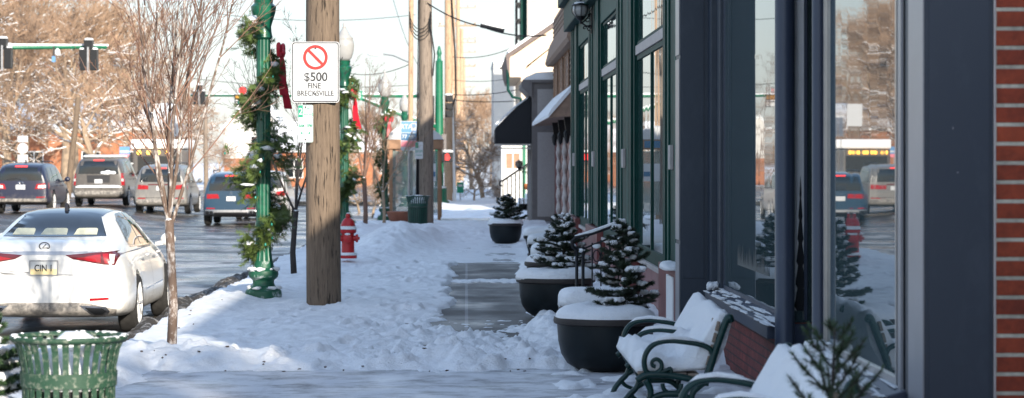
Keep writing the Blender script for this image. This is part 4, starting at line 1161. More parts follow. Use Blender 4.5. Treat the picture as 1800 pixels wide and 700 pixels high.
# ------------------------------------------------------------------ utility poles and signs
def utility_pole(label, x, d, r0, r1, h, mat, lean=0, z=0, seed=0):
    t = thing('utility_pole', label, 'utility pole', (x, d, z), 0, 'wooden utility poles')
    m = MB(); n = 40; rng = random.Random(seed)
    vs, fs = [], []
    L = 26; o = [rng.uniform(0, 9) for _ in range(4)]
    for q in range(L + 1):
        f = q / L; r = r0 + (r1 - r0) * f
        for k in range(n):
            a = 2 * PI * k / n
            rr = r * (1 + .012 * math.sin(3 * a + o[0] + f * 2) + .008 * math.sin(7 * a + o[1]))
            vs.append((rr * math.cos(a) + lean * f * h + .015 * math.sin(f * 5 + o[2]), rr * math.sin(a), -0.1 + f * h))
    for q in range(L):
        for k in range(n): fs.append((q * n + k, q * n + (k + 1) % n, (q + 1) * n + (k + 1) % n, (q + 1) * n + k))
    m.add(vs, fs); m.build('shaft', mat, t, smooth=True)
    return t
p1 = utility_pole('thick weathered wooden pole carrying the $500 fine sign', -1.755, 29.8, .215, .19, 10.5, 'pole_wood', -.0008, ground_h(-1.75, 29.8) * .5, 3)
m = MB(); m.tube([(-.16, -.16, 3.95), (-.42, -.25, 4.2)], .018, 6); m.tube([(.19, -.1, 3.86), (.42, -.1, 3.87)], .014, 6); m.tube([(.42, -.1, 3.87), (.42, -.1, 3.95)], .012, 5); m.build('bracket', 'black_metal', p1)
p2 = utility_pole('grey wooden pole beside the far bin with looped cables at its top', -1.14, 67.6, .21, .17, 11, 'pole_grey', -.001, 0, 5)
m = MB(); rng = random.Random(8)
for k in range(5): m.tube([(-.19 - .02 * k, -.1, .5), (-.21, -.12 - .02 * k, 5), (-.2 + .02 * k, -.16, 8)], .012, 5)
m.tube([(.1, -.2, 5.8), (.25, -.2, 4.8), (.2, -.2, 4.2)], .02, 5)
for k in range(4): m.tube([(.05 + .3 * math.cos(a) - .2, -.2, 5.7 + .5 * math.sin(a) + .1 * k) for a in [PI + q * PI / 8 for q in range(9)]], .014, 5)
m.build('cables', 'black_metal', p2)
utility_pole('thin pale wooden pole just behind the bus stop sign', -1.86, 80.5, .085, .08, 12, 'pole_tan', .0005, 0, 6)
def xarm(p, h, w, sgn=0, mat='pole_tan'):
    m = MB(); m.box(-w / 2 + sgn, w / 2 + sgn, -.08, -.02, h, h + .07); 
    for k in (-.45, -.2, .2, .45): m.lathe([(.05, h + .12), (.06, h + .2), (.03, h + .25)], 8, (w * k + sgn, -.07, 0))
    m.build('crossarm', mat, p)
p3 = utility_pole('tall orange tan wooden pole beside the red hand signal', -.84, 112, .2, .16, 15, 'pole_tan', 0, -.1, 7)
m = MB(); m.tube([(.3, 0, 0), (.12, 0, 6)], .07, 8); m.build('guy_guard', 'white_paint', p3)
m = MB(); m.tube([(.15, -.2, 9.5), (.3, -.2, 7), (.35, -.2, 5), (.1, -.2, 4.2)], .04, 6); m.build('cables', 'black_metal', p3)
for i, (d, lab) in enumerate(((150, 'second pole of the far row, behind the tan pole'), (195, 'third pole of the far row receding down the street'), (250, 'fourth pole of the far row receding down the street'), (330, 'smallest pole at the end of the far row'))):
    p = utility_pole('wooden crossarm pole, ' + lab, -.86 + i * .18, d, .2, .16, 15 + i * .4, 'pole_tan', 0, -.1, 9 + i)
    for h in ((11.2, 12.6, 14) if i else (10.3, 12, 13.4)): xarm(p, h + i * .3, 2.4, .3, 'far_bark')

# signs on pole 1
def rounded(w, h, r, n=5, cx=0, cz=0):
    pts = []
    for (sx, sz, a0) in ((1, -1, -PI / 2), (1, 1, 0), (-1, 1, PI / 2), (-1, -1, PI)):
        for k in range(n + 1):
            a = a0 + PI / 2 * k / n
            pts.append((cx + sx * (w / 2 - r) + r * math.cos(a), cz + sz * (h / 2 - r) + r * math.sin(a)))
    return pts
def frame_prism(mb_, outer, inner, y0, y1):
    n = len(outer)
    vs = [(p[0], y0, p[1]) for p in outer] + [(p[0], y0, p[1]) for p in inner] + [(p[0], y1, p[1]) for p in outer] + [(p[0], y1, p[1]) for p in inner]
    fs = []
    for i in range(n):
        j = (i + 1) % n
        fs += [(i, j, n + j, n + i), (2 * n + i, 3 * n + i, 3 * n + j, 2 * n + j), (i, 2 * n + i, 2 * n + j, j), (n + i, n + j, 3 * n + j, 3 * n + i)]
    mb_.add(vs, fs)
ds = 29.55; c = W(554.5, 127, ds); sw, sh = 84 / F * ds, 107 / F * ds
t = thing('fine_sign', 'white sign with red slashed circle reading $500 fine, on the wooden pole', 'sign', c)
m = MB(); m.prism(rounded(sw, sh, .035), 'y', 0, .004); m.build('panel', 'sign_white', t)
m = MB(); frame_prism(m, rounded(sw - .016, sh - .016, .03), rounded(sw - .042, sh - .042, .022), -.002, -.0005); m.build('border', 'sign_black', t)
def ring(cx, cz, r0, r1, n=40): return [(cx + r1 * math.cos(2 * PI * k / n), cz + r1 * math.sin(2 * PI * k / n)) for k in range(n)], [(cx + r0 * math.cos(2 * PI * k / n), cz + r0 * math.sin(2 * PI * k / n)) for k in range(n)]
def px(dx): return dx / F * ds
cz = px(127 - 101)
m = MB()
for path in ([(-.02, .1), (.02, .07), (.05, .045), (.045, .0), (.03, -.02)], [(-.07, .06), (-.02, .03), (.01, -.005), (-.01, -.03)], [(-.09, .02), (-.05, -.02), (-.03, -.05)], [(.0, -.055), (.03, -.045), (.035, -.075), (.005, -.08), (0, -.055)], [(.06, .06), (.045, .02)], [(-.1, -.03), (-.06, -.05), (-.02, -.04)]):
    m.tube([(x, -.002, cz + z) for x, z in path], .0022, 4)
m.build('hand_symbol', 'sign_black', t)
o_, i_ = ring(0, cz, px(16.5), px(21.8))
m = MB(); frame_prism(m, o_, i_, -.0045, -.003)
Rq = Matrix.Rotation(PI / 4, 3, 'Y'); m.box(-px(17.5), px(17.5), -.0044, -.0031, cz - px(2.6), cz + px(2.6), rot=Rq); m.build('prohibition_ring', 'sign_red', t)
def ftext(b, size, px_x, px_y, mat='sign_black', sx=1, bold=0.0): text(b, size, (px(px_x - 554.5), -.002, px(127 - px_y)), mat, t, sx=sx, bold=bold)
ftext('$', .145, 539.5, 136, bold=.0012); ftext('500', .15, 560.5, 136, sx=.95, bold=.0035); ftext('FINE', .096, 552.5, 151.5, sx=.85, bold=.002); ftext('BRECKSVILLE', .09, 554.5, 164.5, sx=.86, bold=.0018)
ftext('REVISED CODE', .03, 544, 172.5, 'sign_grey'); ftext('640', .032, 574.5, 172.5, 'sign_grey', 1, .001)
m = MB(); m.lathe([(.012, -.006), (.01, -.002)], 10, (0, 0, px(42)), 'y'); m.lathe([(.012, -.006), (.01, -.002)], 10, (0, 0, -px(38)), 'y'); m.build('bolts', 'sign_black', t)
ds2 = 29.55; c = W(537, 217.5, ds2)
t = thing('parking_sign', 'small green lettered two hour parking sign below the fine sign', 'sign', c)
m = MB(); m.prism(rounded(px(27), px(66), .02), 'y', 0, .004); m.build('panel', 'sign_white', t)
m = MB(); frame_prism(m, rounded(px(25.8), px(64.6), .018), rounded(px(24.6), px(63.4), .015), -.002, -.0005)
m.box(-px(12.4), -px(4.6), -.002, -.0005, px(11), px(31.8)); m.box(-px(8), px(8), -.002, -.0005, -px(17.2), -px(16))
m.prism([(-px(9.5), -px(16.6)), (-px(6), -px(13.8)), (-px(6), -px(19.4))], 'y', -.0021, -.0004); m.prism([(px(9.5), -px(16.6)), (px(6), -px(19.4)), (px(6), -px(13.8))], 'y', -.0021, -.0004)
m.box(-px(4.5), px(12.3), -.0018, -.0006, px(10.8), px(11.3)); m.build('green_print', 'sign_green', t)
text('2', .115, (-px(8.4), -.003, px(21)), 'sign_white', t, sx=.9, bold=.001); text('HR', .05, (px(4), -.002, px(26)), 'sign_green', t, sx=.9); text('PARKING', .044, (px(4.2), -.002, px(16)), 'sign_green', t, sx=.72); text('8AM - 5PM', .055, (0, -.002, -px(4)), 'sign_green', t, sx=.62, bold=.0015)
m = MB(); m.lathe([(.011, -.006), (.009, -.002)], 10, (0, 0, px(29)), 'y'); m.lathe([(.011, -.006), (.009, -.002)], 10, (0, 0, -px(28)), 'y'); m.build('bolts', 'sign_black', t)
ds2 = 67.2; c = W(736.5, 264.5, ds2)
t = thing('parking_sign', 'tiny pale parking sign on the grey pole above the far bin', 'sign', c)
q = ds2 / F
m = MB(); m.prism(rounded(14 * q, 30 * q, .03), 'y', 0, .006); m.build('panel', 'sign_white', t)
m = MB(); m.box(-6.5 * q, -1 * q, -.002, -.0005, 4 * q, 14 * q); m.box(-5 * q, 5 * q, -.002, -.0005, -9 * q, -8 * q); m.build('green_print', 'sign_green', t)
text('8AM-5PM', .11, (0, -.002, -2 * q), 'sign_green', t, sx=.45)
# bus stop sign
ds2 = 71; q = ds2 / F; c = W(719, 239, ds2)
t = thing('bus_stop_sign', 'blue and white bus stop sign with route 77 above the shelter', 'sign', c)
m = MB(); m.box(-14.5 * q, 14.5 * q, 0, .02, -26 * q, 26 * q); m.build('panel', 'sign_white', t)
m = MB(); m.box(-14 * q, 14 * q, -.004, -.001, 6 * q, 25 * q); m.build('blue_panel', 'sign_blue', t)
m = MB(); m.box(-14 * q, 14 * q, -.004, -.001, -8 * q, 5 * q); m.build('navy_panel', 'sign_navy', t)
m = MB(); m.box(-14 * q, 14 * q, -.004, -.001, -19.5 * q, -9 * q); m.build('pink_panel', 'sign_pink', t)
text('RTA', .19, (-4.5 * q, -.006, 16 * q), 'sign_white', t, bold=.006); text('77', .15, (-8 * q, -.006, -1.5 * q), 'sign_white', t, bold=.004)
m = MB(); frame_prism(m, rounded(9 * q, 13 * q, .03, 4, 8.5 * q, 16 * q), rounded(6.5 * q, 7 * q, .02, 4, 8.5 * q, 17.5 * q), -.008, -.005); m.box(5 * q, 6.5 * q, -.008, -.005, 8 * q, 9.5 * q); m.box(10.5 * q, 12 * q, -.008, -.005, 8 * q, 9.5 * q)
m.box(0, 11 * q, -.007, -.005, -1 * q, .2 * q); m.box(0, 8 * q, -.007, -.005, -4 * q, -3 * q); m.build('bus_symbol', 'sign_white', t)
m = MB(); m.tube([(0, .04, -2.7), (0, .04, 26 * q)], .03, 8); m.build('post', 'steel', t)

# bus shelter
t = thing('bus_shelter', 'glass bus shelter with domed clear roof and brown beam', 'bus shelter', (-2.35, 75.2, 0))
x1 = 1.5
m = MB(); 
for x in (0, x1): 
    for y in (0, 3.4): m = MB(); m.box(x - .05, x + .05, y - .05, y + .05, 0, 2.2); m.build('post', 'shelter_brown', t)
m = MB(); m.box(-.12, x1 + .12, -.12, 3.5, 2.202, 2.5); m.build('beam', 'shelter_brown', t, bevel=.02)
m = MB(); pts = [(-.15, 2.502)] + [(x1 / 2 + (x1 / 2 + .1) * math.cos(a), 2.51 + .38 * math.sin(a)) for a in [PI - k * PI / 12 for k in range(13)]] + [(x1 + .15, 2.502)]
m.prism(pts, 'y', -.15, 3.6); m.build('roof', 'sign_grey', t, angle=40)
m = MB(); m.prism([(p[0], p[1] + .01) for p in pts[2:8]] + [(p[0], p[1] + .06) for p in reversed(pts[2:8])], 'y', -.1, 3.5); m.build('snow_cover', 'clean_snow', t)
m = MB(); m.box(.055, x1 - .055, -.01, .01, .15, 2.15); m.build('pane', 'shelter_glass', t)
m = MB(); m.box(.055, x1 - .055, 3.38, 3.4, .15, 2.15); m.build('back_pane', 'shelter_glass', t)
m = MB(); m.box(.5, 1.3, -.13, -.123, 2.24, 2.46); m.build('notice', 'sign_navy', t)
m = MB(); m.box(.53, .82, -.137, -.131, 2.26, 2.44); m.build('notice', 'sign_red', t)
m = MB(); m.box(.8, 1.4, -.03, -.015, 1.2, 1.75); m.build('poster', 'sign_white', t)
m = MB(); m.box(1.05, 1.38, -.04, -.032, 1.35, 1.5); m.build('poster', 'sign_navy', t)
m = MB(); m.lathe([(.26, 0), (.38, .3), (.40, .32), (.36, .34)], 20); o = m.build('flower_pot', 'terracotta', smooth=True); o.location = (-1.95, 70.5, 0.02)
tag(o, 'brown terracotta pot in the snow between garlanded post and far bin', 'planter')

# signal pole, mast arm, signals
t = thing('signal_pole', 'tall green traffic signal pole on boxy base behind far bin', 'signal pole', (-1.22, 108, -.15))
m = MB(); m.lathe([(.2, .7), (.19, 3), (.16, 6.4), (.17, 6.45), (.1, 6.5), (.08, 6.7), (.12, 6.8), (.05, 7.1), (0, 7.15)], 16); m.build('shaft', 'signal_green', t, angle=50)
m = MB(); m.prism(rounded(.62, .62, .12, 4), 'z', 0, .1) if False else None
m.lathe([(.52, -.1), (.52, .1), (.34, .3), (.34, .72), (.38, .76), (.2, .8)], 8); m.build('base', 'signal_green', t)
m = MB(); m.tube([(0, 0, 3.5), (-.9, -.2, 3.75), (-2.2, -.4, 4.25), (-3.45, -.6, 4.75)], [.09, .085, .075, .06], 8); ma = m.build('mast_arm', 'signal_green', t, smooth=True)
m = MB(); m.tube([(-.1, 0, 3.62), (-.9, -.2, 3.85), (-2.2, -.4, 4.34), (-3.4, -.6, 4.82)], [.03, .05, .045, .03], 6); m.build('snow_cover', 'clean_snow', ma, smooth=True)
m = MB(); 
for k in range(3): m.box(.28, .62, -.2, .15, 3.95 + k * .34, 4.25 + k * .34); m.lathe([(.14, -.35), (.13, -.2)], 10, (.45, 0, 4.1 + k * .34), 'y')
m.box(-.5, -.22, -.2, .15, 3.6, 4.9); m.build('signal_head', 'black_metal', t)
m = MB(); m.box(.12, .32, -.15, .15, 2.0, 3.2); m.build('control_box', 'grey_frame', t); 
m = MB(); m.blob((0, -.1, .82), (.3, .3, .08), random.Random(2)); m.blob((.42, -.05, 4.95), (.2, .2, .06), random.Random(3)); m.build('snow_cover', 'clean_snow', t, smooth=True)
t = thing('pedestrian_signal', 'black pedestrian signal showing a red hand beside green pole', 'signal', (-.82, 107.7, 2.02))
m = MB(); m.box(-.22, .22, 0, .3, -.22, .22); m.build('housing', 'black_metal', t, bevel=.02)
m = MB(); m.box(-.13, .05, -.012, -.002, -.14, .05)
for k in range(4): m.box(-.13 + k * .047, -.095 + k * .047, -.012, -.002, .055, .12 + .04 * (k in (1, 2)))
m.box(.055, .1, -.012, -.002, -.06, .0); m.build('hand_light', 'signal_red_lit', t)
m = MB(); m.pillow(0, .15, .22, .23, .17, .1, random.Random(1), 8); m.build('snow_cover', 'clean_snow', t, smooth=True)
c = W(629, 168, 107.3); q = 107.3 / F
t = thing('route_sign', 'green framed white route sign at the tip of sloping mast arm', 'sign', c)
m = MB(); m.box(-10 * q, 8 * q, 0, .03, -8 * q, 8 * q); m.build('panel', 'sign_green', t)
m = MB(); m.prism(rounded(12.5 * q, 11.5 * q, .09, 4, -1 * q, 0), 'y', -.006, -.002); m.build('shield', 'sign_white', t)
text('82', .24, (-1 * q, -.01, 0), 'sign_green', t)
c = W(809, 330, 113); 
t = thing('street_sign', 'small green square sign low beside the tan pole', 'sign', c)
m = MB(); m.box(-.16, .16, 0, .02, -.25, .25); m.build('panel', 'sign_green', t); m = MB(); m.tube([(0, .05, -1.0), (0, .05, .25)], .025, 6); m.build('post', 'steel', t)
m = MB(); m.box(-.1, .1, -.006, -.002, .05, .15); m.build('print', 'sign_white', t)

def mast(label, x0, x1, d, h, r=.1):
    t = thing('mast_arm', label, 'signal arm', (x1, d, h))
    m = MB(); m.tube([(0, 0, 0), ((x0 - x1) * .5, 0, -.02), (x0 - x1, 0, -.04)], [r * .6, r * .8, r], 10); m.build('arm', 'signal_green', t, smooth=True)
    m = MB(); m.tube([(.05, 0, r * .6), ((x0 - x1) * .5, 0, r * .75), (x0 - x1, 0, r * .9)], [r * .45, r * .6, r * .7], 8); m.build('snow_cover', 'clean_snow', t, smooth=True)
    m = MB(); m.tube([(x0 - x1, 0, -h - .3), (x0 - x1, 0, .8)], [r * 1.7, r * 1.4], 12); m.build('post', 'signal_green', t, smooth=True)
    return t
A = W(188, 83, 84); mast('near green mast arm crossing the left trees, snow along its top', -24, A.x, 84, A.z)
B = W(515, 168, 135); mast('far green mast arm with red light behind the nearest lamp', -2.5, W(335, 166, 135).x, 135, B.z, .1)
def sig_back(label, px_, py_, d, s=1.0, grp='signal heads seen from behind'):
    c = W(px_, py_, d); t = thing('traffic_signal', label, 'traffic light', c, 0, grp)
    m = MB()
    for sx in (-1, 1): m.box(sx * .2 * s - .15 * s, sx * .2 * s + .15 * s, 0, .3 * s, -.42 * s, .36 * s)
    m.box(-.17 * s, .17 * s, 0, .3 * s, .362 * s, .72 * s); m.build('housing', 'black_metal', t, bevel=.02)
    m = MB(); m.box(-.03, .03, -.06, -.01, -.5 * s, .45 * s); m.build('bracket', 'steel', t)
    m = MB(); m.pillow(-.2 * s, .15, .36 * s, .15 * s, .15 * s, .07, random.Random(1), 6); m.pillow(.2 * s, .15, .36 * s, .15 * s, .15 * s, .07, random.Random(2), 6); m.pillow(0, .15, .72 * s, .17 * s, .15 * s, .07, random.Random(4), 6); m.build('snow_cover', 'clean_snow', t, smooth=True)
sig_back('black signal head back, right one under the near mast arm', 155, 104, 83.6, .92)
sig_back('black signal head back cut off at the left picture edge', 4, 101, 83.6, .92)
sig_back('small signal head back on far mast arm among red twigs', 350, 171, 134.5, .95)
c = W(426.5, 175, 134.5)
t = thing('traffic_signal', 'far traffic light with its top red lamp lit', 'traffic light', c)
m = MB()
for sx, z0, z1 in ((-.25, -.42, .32), (.25, -.42, .32), (0, .322, .7)): m.box(sx - .2, sx + .2, 0, .3, z0, z1)
m.build('housing', 'black_metal', t, bevel=.02)
m = MB(); m.lathe([(.2, -.05), (.2, -.01)], 18, (0, 0, .5), 'y'); m.build('red_light', 'signal_red_lit', t)
for sx, mt in ((-.25, 'amber_lens'), (.25, 'amber_lens')):
    m = MB(); m.lathe([(.16, -.04), (.16, -.01)], 16, (sx, 0, .12), 'y'); m.build('amber_light', mt, t)
for sx in (-.25, .25):
    m = MB(); m.lathe([(.16, -.03), (.16, -.01)], 16, (sx, 0, -.25), 'y'); m.build('green_light', 'sign_grey', t)
m = MB()
for sx, z in ((-.25, .3), (.25, .3), (-.25, -.07), (.25, -.07)): m.blob((sx, -.12, z), (.17, .14, .05), random.Random(3), 8, 4)
m.build('snow_cover', 'clean_snow', t, smooth=True)
c = W(96, 95, 83.7)
t = thing('signal_camera', 'small white and blue camera hanging under the near mast arm', 'camera', c)
m = MB(); m.lathe([(.02, .2), (.09, .12), (.1, .0), (.05, -.06), (0, -.07)], 12, (.1, 0, 0)); m.build('dome', 'white_paint', t, smooth=True)
m = MB(); m.box(-.09, .03, -.05, .05, -.28, -.08); m.build('housing', 'sign_blue', t); m = MB(); m.box(-.06, .0, -.03, .03, -.08, .25); m.build('bracket', 'rust_rim', t)

# overhead wires
def wire(label, pts, r, name='utility_cable', grp='overhead wires', sag=0.3):
    m = MB(); path = []
    for a, b in zip(pts[:-1], pts[1:]):
        a, b = Vector(a), Vector(b)
        for k in range(13):
            f = k / 12; p = a.lerp(b, f); p.z -= sag * 4 * f * (1 - f)
            path.append(p)
    m.tube(path, r * .65, 5); return tag(m.build(name, 'black_metal', None, smooth=True), label, 'cable', grp)
wire('thick sagging cable from grey pole top towards the shingled roof', [W(738, -4, 67.5), W(845, 46, 67), W(960, 62, 66)], .03, sag=.12)
m = MB(); a, b = W(845, 45, 66.9), W(886, 54, 66.8); m.tube([a, b], .06, 8); o = m.build('splice_case', 'black_metal'); tag(o, 'dark splice case hanging in the thick sagging cable', 'cable box')
m = MB(); m.tube([a + Vector((0, 0, .07)), b + Vector((0, 0, .07))], .045, 7); m.build('snow_cover', 'clean_snow', o, smooth=True)
wire('thin wire crossing pale sky from the nearest lamp to the thin pole', [W(380, 24, 112), W(730, 26, 112)], .022)
wire('thin wire sloping over the third lamp globe', [W(598, 126, 112), W(722, 112, 112)], .028)
wire('wire sloping down past the far poles to the roofs', [W(795, 100, 112), W(925, 72, 112)], .028)
wire('lower wire running right from tan pole to white block', [W(790, 166, 112), W(925, 154, 112)], .03, sag=.15)
wire('lowest wire running right from tan pole towards awning', [W(790, 175, 112), W(925, 176, 112)], .03, sag=.1)
wire('middle wire from far crossarms to the white block', [W(790, 140, 125), W(925, 132, 125)], .022, sag=.2)
wire('wire across the sky behind the red lit traffic light', [W(330, 137, 140), W(720, 150, 140)], .025)
wire('wire down from the sky to tan pole beside thin pole', [W(690, -5, 112), W(735, 115, 112)], .02)
t = thing('cobra_lamp', 'pale cobra head street light reaching left over third lamp', 'street lamp', W(660, 96, 108))
m = MB(); m.blob((0, 0, 0), (.36, .14, .07), None, 10, 6); m.build('head', 'white_paint', t, smooth=True); m = MB(); m.tube([(.3, 0, .02), (.8, 0, -.05), (1.55, 0, -.38)], .03, 6); m.build('arm', 'steel', t)
# ------------------------------------------------------------------ bare trees
def grow(rng, p, d, r, L, lev, maxl, out, kids, spread, up, wob, seg=4):
    path = [p.copy()]; rad = [r]
    q = p.copy(); dd = d.normalized()
    for k in range(seg):
        dd = (dd + Vector((rng.gauss(0, wob), rng.gauss(0, wob), rng.gauss(0, wob) + up))).normalized()
        q = q + dd * L / seg
        path.append(q.copy()); rad.append(max(r * (1 - .78 * (k + 1) / seg), .0025 if maxl > 3 else .002))
    out.append((lev, path, rad))
    if lev >= maxl: return
    for i in range(kids[lev]):
        f = rng.uniform(.28 if lev else .35, .98)
        x = f * seg; k = min(int(x), seg - 1)
        b = path[k].lerp(path[k + 1], x - k); rr = rad[k] + (rad[k + 1] - rad[k]) * (x - k)
        t = (path[k + 1] - path[k]).normalized()
        o = t.orthogonal().normalized(); a = rng.uniform(0, 2 * PI)
        o = o * math.cos(a) + t.cross(o) * math.sin(a)
        sp = spread[lev] * rng.uniform(.7, 1.25)
        nd = (t * math.cos(sp) + o * math.sin(sp))
        grow(rng, b, nd, min(rr * .72, r * .6), L * rng.uniform(.42, .68) * (1.1 - .35 * f), lev + 1, maxl, out, kids, spread, up, wob, max(2, seg - 1) if lev else seg)

def tree_meshes(seed, h, r, kids, spread, up, wob, maxl, minr, trunk_f=.55, snow=True, bark='far_bark', twig='far_twig', sthresh=.55, sscale=1.0):
    rng = random.Random(seed); out = []
    grow(rng, Vector((0, 0, -.2)), Vector((rng.gauss(0, .04), rng.gauss(0, .04), 1)), r, h * trunk_f, 0, maxl, out, kids, spread, up, wob, 6)
    tr, cr, sn = MB(), MB(), MB()
    for lev, path, rad in out:
        rad = [max(q, minr) for q in rad]
        (tr if lev <= 1 else cr).tube(path, rad, 8 if lev == 0 else (6 if lev == 1 else 3), lev <= 1)
        if snow and lev in (1, 2, 3):
            for a, b, ra, rb in zip(path[:-1], path[1:], rad[:-1], rad[1:]):
                dv = b - a
                if dv.length > .05 and abs(dv.normalized().z) < sthresh and rng.random() < .7:
                    k = sscale
                    sn.tube([a + Vector((0, 0, ra * .8)), (a + b) / 2 + Vector((0, 0, (ra + rb) * .5)), b + Vector((0, 0, rb * .8))], [ra * .6 * k, max(.024, (ra + rb) * .42) * k, rb * .5 * k], 5, False)
    return tr, cr, sn
def make_tree(name, label, cat, loc, meshes, mats, group=None, rz=0, s=1):
    t = thing(name, label, cat, loc, rz, group); t.scale = (s, s, s)
    tr, cr, sn = meshes
    tr.build('trunk', mats[0], t, smooth=True); cr.build('crown', mats[1], t)
    if sn.v: sn.build('snow_on_branches', 'clean_snow', t, smooth=True)
    return t

# the young tree in front: one stem that forks low into long upright rods
def young_tree(label, x, d, z, stem_h, top, seed, limbs, bark, twig, r0=.052, spread=.24, cat='tree', lean=.01):
    rng = random.Random(seed); tr, cr, sn = MB(), MB(), MB()
    stem = [Vector((lean * 2, 0, -.1)), Vector((lean * 4, .01, stem_h * .35)), Vector((lean * 2, 0, stem_h * .7)), Vector((0, 0, stem_h))]
    tr.tube(stem, [r0 * 1.15, r0, r0 * .95, r0 * 1.0], 12)
    for k in range(0):
        z_ = rng.uniform(0, stem_h); a = rng.uniform(PI * .8, PI * 2.2)
        sn.blob((math.cos(a) * r0 * .97 + lean * 2, math.sin(a) * r0 * .97, z_), (.010, .008, .022), rng, 6, 4, .3)
    def rod(p, d_, r, L, lev):
        n = 7; path = [p.copy()]; rad = [r]; q = p.copy(); dd = d_.normalized()
        for k in range(n):
            dd = (dd + Vector((rng.gauss(0, .05), rng.gauss(0, .05), .10 if lev == 0 else .05))).normalized()
            q = q + dd * L / n; path.append(q.copy()); rad.append(max(r * (1 - .86 * (k + 1) / n), .0022))
        (tr if lev == 0 else cr).tube(path, rad, 8 if lev == 0 else 5 if lev == 1 else 3, False)
        if lev < 3:
            cnt = (12, 7, 4)[lev]
            for i in range(cnt):
                f = rng.uniform(.12, .97); xk = f * n; k = min(int(xk), n - 1); b = path[k].lerp(path[k + 1], xk - k)
                t = (path[k + 1] - path[k]).normalized(); o = t.orthogonal().normalized(); a = rng.uniform(0, 2 * PI)
                o = o * math.cos(a) + t.cross(o) * math.sin(a); sp = rng.uniform(.35, .8)
                rod(b, t * math.cos(sp) + o * math.sin(sp), rad[k] * .5, L * rng.uniform(.22, .5) * (1.15 - .6 * f), lev + 1)
                if lev == 0 and rng.random() < .3: sn.blob((b.x, b.y - .008, b.z + .01), (.009, .009, .007), rng, 6, 4)
    for (ax, ay, h0) in limbs:
        p = Vector((0, 0, stem_h * h0)); rod(p, Vector((ax * 1.35, ay * 1.3, 1)), r0 * rng.uniform(.36, .5), (top - stem_h * h0) * rng.uniform(.9, 1.05), 0)
    sn.blob((0, -.02, stem_h), (.03, .03, .014), rng)
    t = thing('young_tree', label, cat, (x, d, z))
    tr.build('trunk', bark, t, smooth=True); cr.build('twigs', twig, t); sn.build('snow_flecks', 'clean_snow', t, smooth=True)
    return t
young_tree('young street tree with snow flecked bark, forking low in front of white sedan', W(297, 620, 22.6).x, 22.6, ground_h(-2.78, 22.6) * .6, 1.22, 4.6, 3,
           [(.03, .05, 1), (-.10, .1, 1), (.13, -.05, 1), (-.32, .15, .98), (.2, .12, .9), (.06, -.2, 1), (-.2, -.1, .96)], 'young_bark', 'twig_red', .043)
young_tree('dark thin young tree between the nearest lamp post and wooden sign pole', W(520, 497, 37.5).x, 37.5, ground_h(-2.65, 37.5) * .6, 1.0, 3.6, 9,
           [(-.05, .1, 1), (.22, .1, 1), (-.45, .1, .95), (.1, -.2, 1)], 'dark_bark', 'dark_bark', .045, lean=-.012)
young_tree('upright bare sapling right behind the red hydrant', W(640, 400, 62).x, 62, 0, 1.4, 4.2, 12, [(.02, .05, 1), (-.2, .1, .9), (.2, .1, .95), (.1, -.15, 1)], 'twig', 'twig', .06)
young_tree('slender pale sapling left of bus shelter growing from snow bank', W(673, 395, 66).x, 66, 0, 1.0, 3.6, 15, [(.04, .05, 1), (-.35, .1, .9), (.4, .1, .95)], 'far_bark', 'far_twig', .045)

# ------------------------------------------------------------------ background trees
K = [(9, 8, 7, 5), (.75, .7, .65, .6)]
MT = ('far_bark', 'far_twig')
protos = [tree_meshes(31, 15, .34, (9, 8, 7, 5), (.85, .75, .7, .6), .035, .11, 4, .017, .58, True),
          tree_meshes(37, 15, .30, (10, 8, 7, 4), (1.0, .8, .7, .6), .02, .13, 4, .017, .55, True, sthresh=.7),
          tree_meshes(43, 15, .28, (11, 8, 6, 5), (.6, .6, .6, .6), .06, .09, 4, .017, .65, True)]
BT = 'bare trees across the street'
places = [ # px at base, distance, height scale, proto, label
    (60, 118, .62, 1, 'low spreading bare tree with thick snowy limbs behind the navy car'),
    (-30, 128, 1.0, 0, 'large bare tree at the left edge with pale trunk'),
    (178, 135, .8, 1, 'broad bare tree with snowy limbs behind the snow roofed van'),
    (10, 160, 1.15, 2, 'tall bare tree rising above the left traffic signal'),
    (110, 165, 1.05, 0, 'tall bare tree behind the right signal head'),
    (215, 170, 1.0, 2, 'upright bare tree left of white hanging panel'),
    (255, 150, .6, 1, 'low bare tree over the white roofed truck'),
    (300, 185, .7, 0, 'bare tree behind the two white hanging panels'),
    (60, 200, 1.3, 0, 'very tall distant bare tree at upper left'),
    (160, 210, 1.2, 2, 'tall distant bare tree behind the mast arm tip'),
    (335, 160, .42, 1, 'small bare tree left of the white gabled house'),
    (-80, 180, 1.2, 2, 'tall bare tree mostly beyond the left edge'),
    (250, 230, .95, 0, 'distant bare tree fading into the sky left of young tree'),
    (385, 175, .3, 0, 'small bare tree before the white gabled house'),
    (20, 140, .8, 2, 'upright bare tree behind the pale road sign backs'),
    (130, 150, .9, 2, 'upright bare tree behind the leaning brown pole'),
    (85, 230, 1.2, 1, 'spreading distant bare tree behind the blue sign'),
    (210, 240, 1.25, 0, 'tall farthest bare tree above the silver van'),
    (655, 160, .42, 2, 'brownish bare tree between the second and third lamps'),
    (625, 175, .38, 0, 'bare tree behind the second lamp post'),
    (690, 190, .36, 1, 'low bare tree seen behind the bus shelter'),
    (850, 122, .42, 1, 'sunlit bare bushy tree with snow before the white block'),
    (828, 170, .5, 0, 'bare tree behind the far poles'),
    (862, 190, .55, 2, 'upright brown bare tree left of the white block'),
    (800, 240, .5, 0, 'bare tree among the far poles'),
    (752, 210, .45, 2, 'bare tree seen between grey pole and green signal pole'),
    (840, 260, .7, 2, 'farthest bare tree in the middle of the street view'),
    (480, 240, .42, 2, 'bare tree behind the snow roofed shops'),
    (560, 230, .36, 1, 'bare tree hidden behind the wooden sign pole'),
]
first = {}
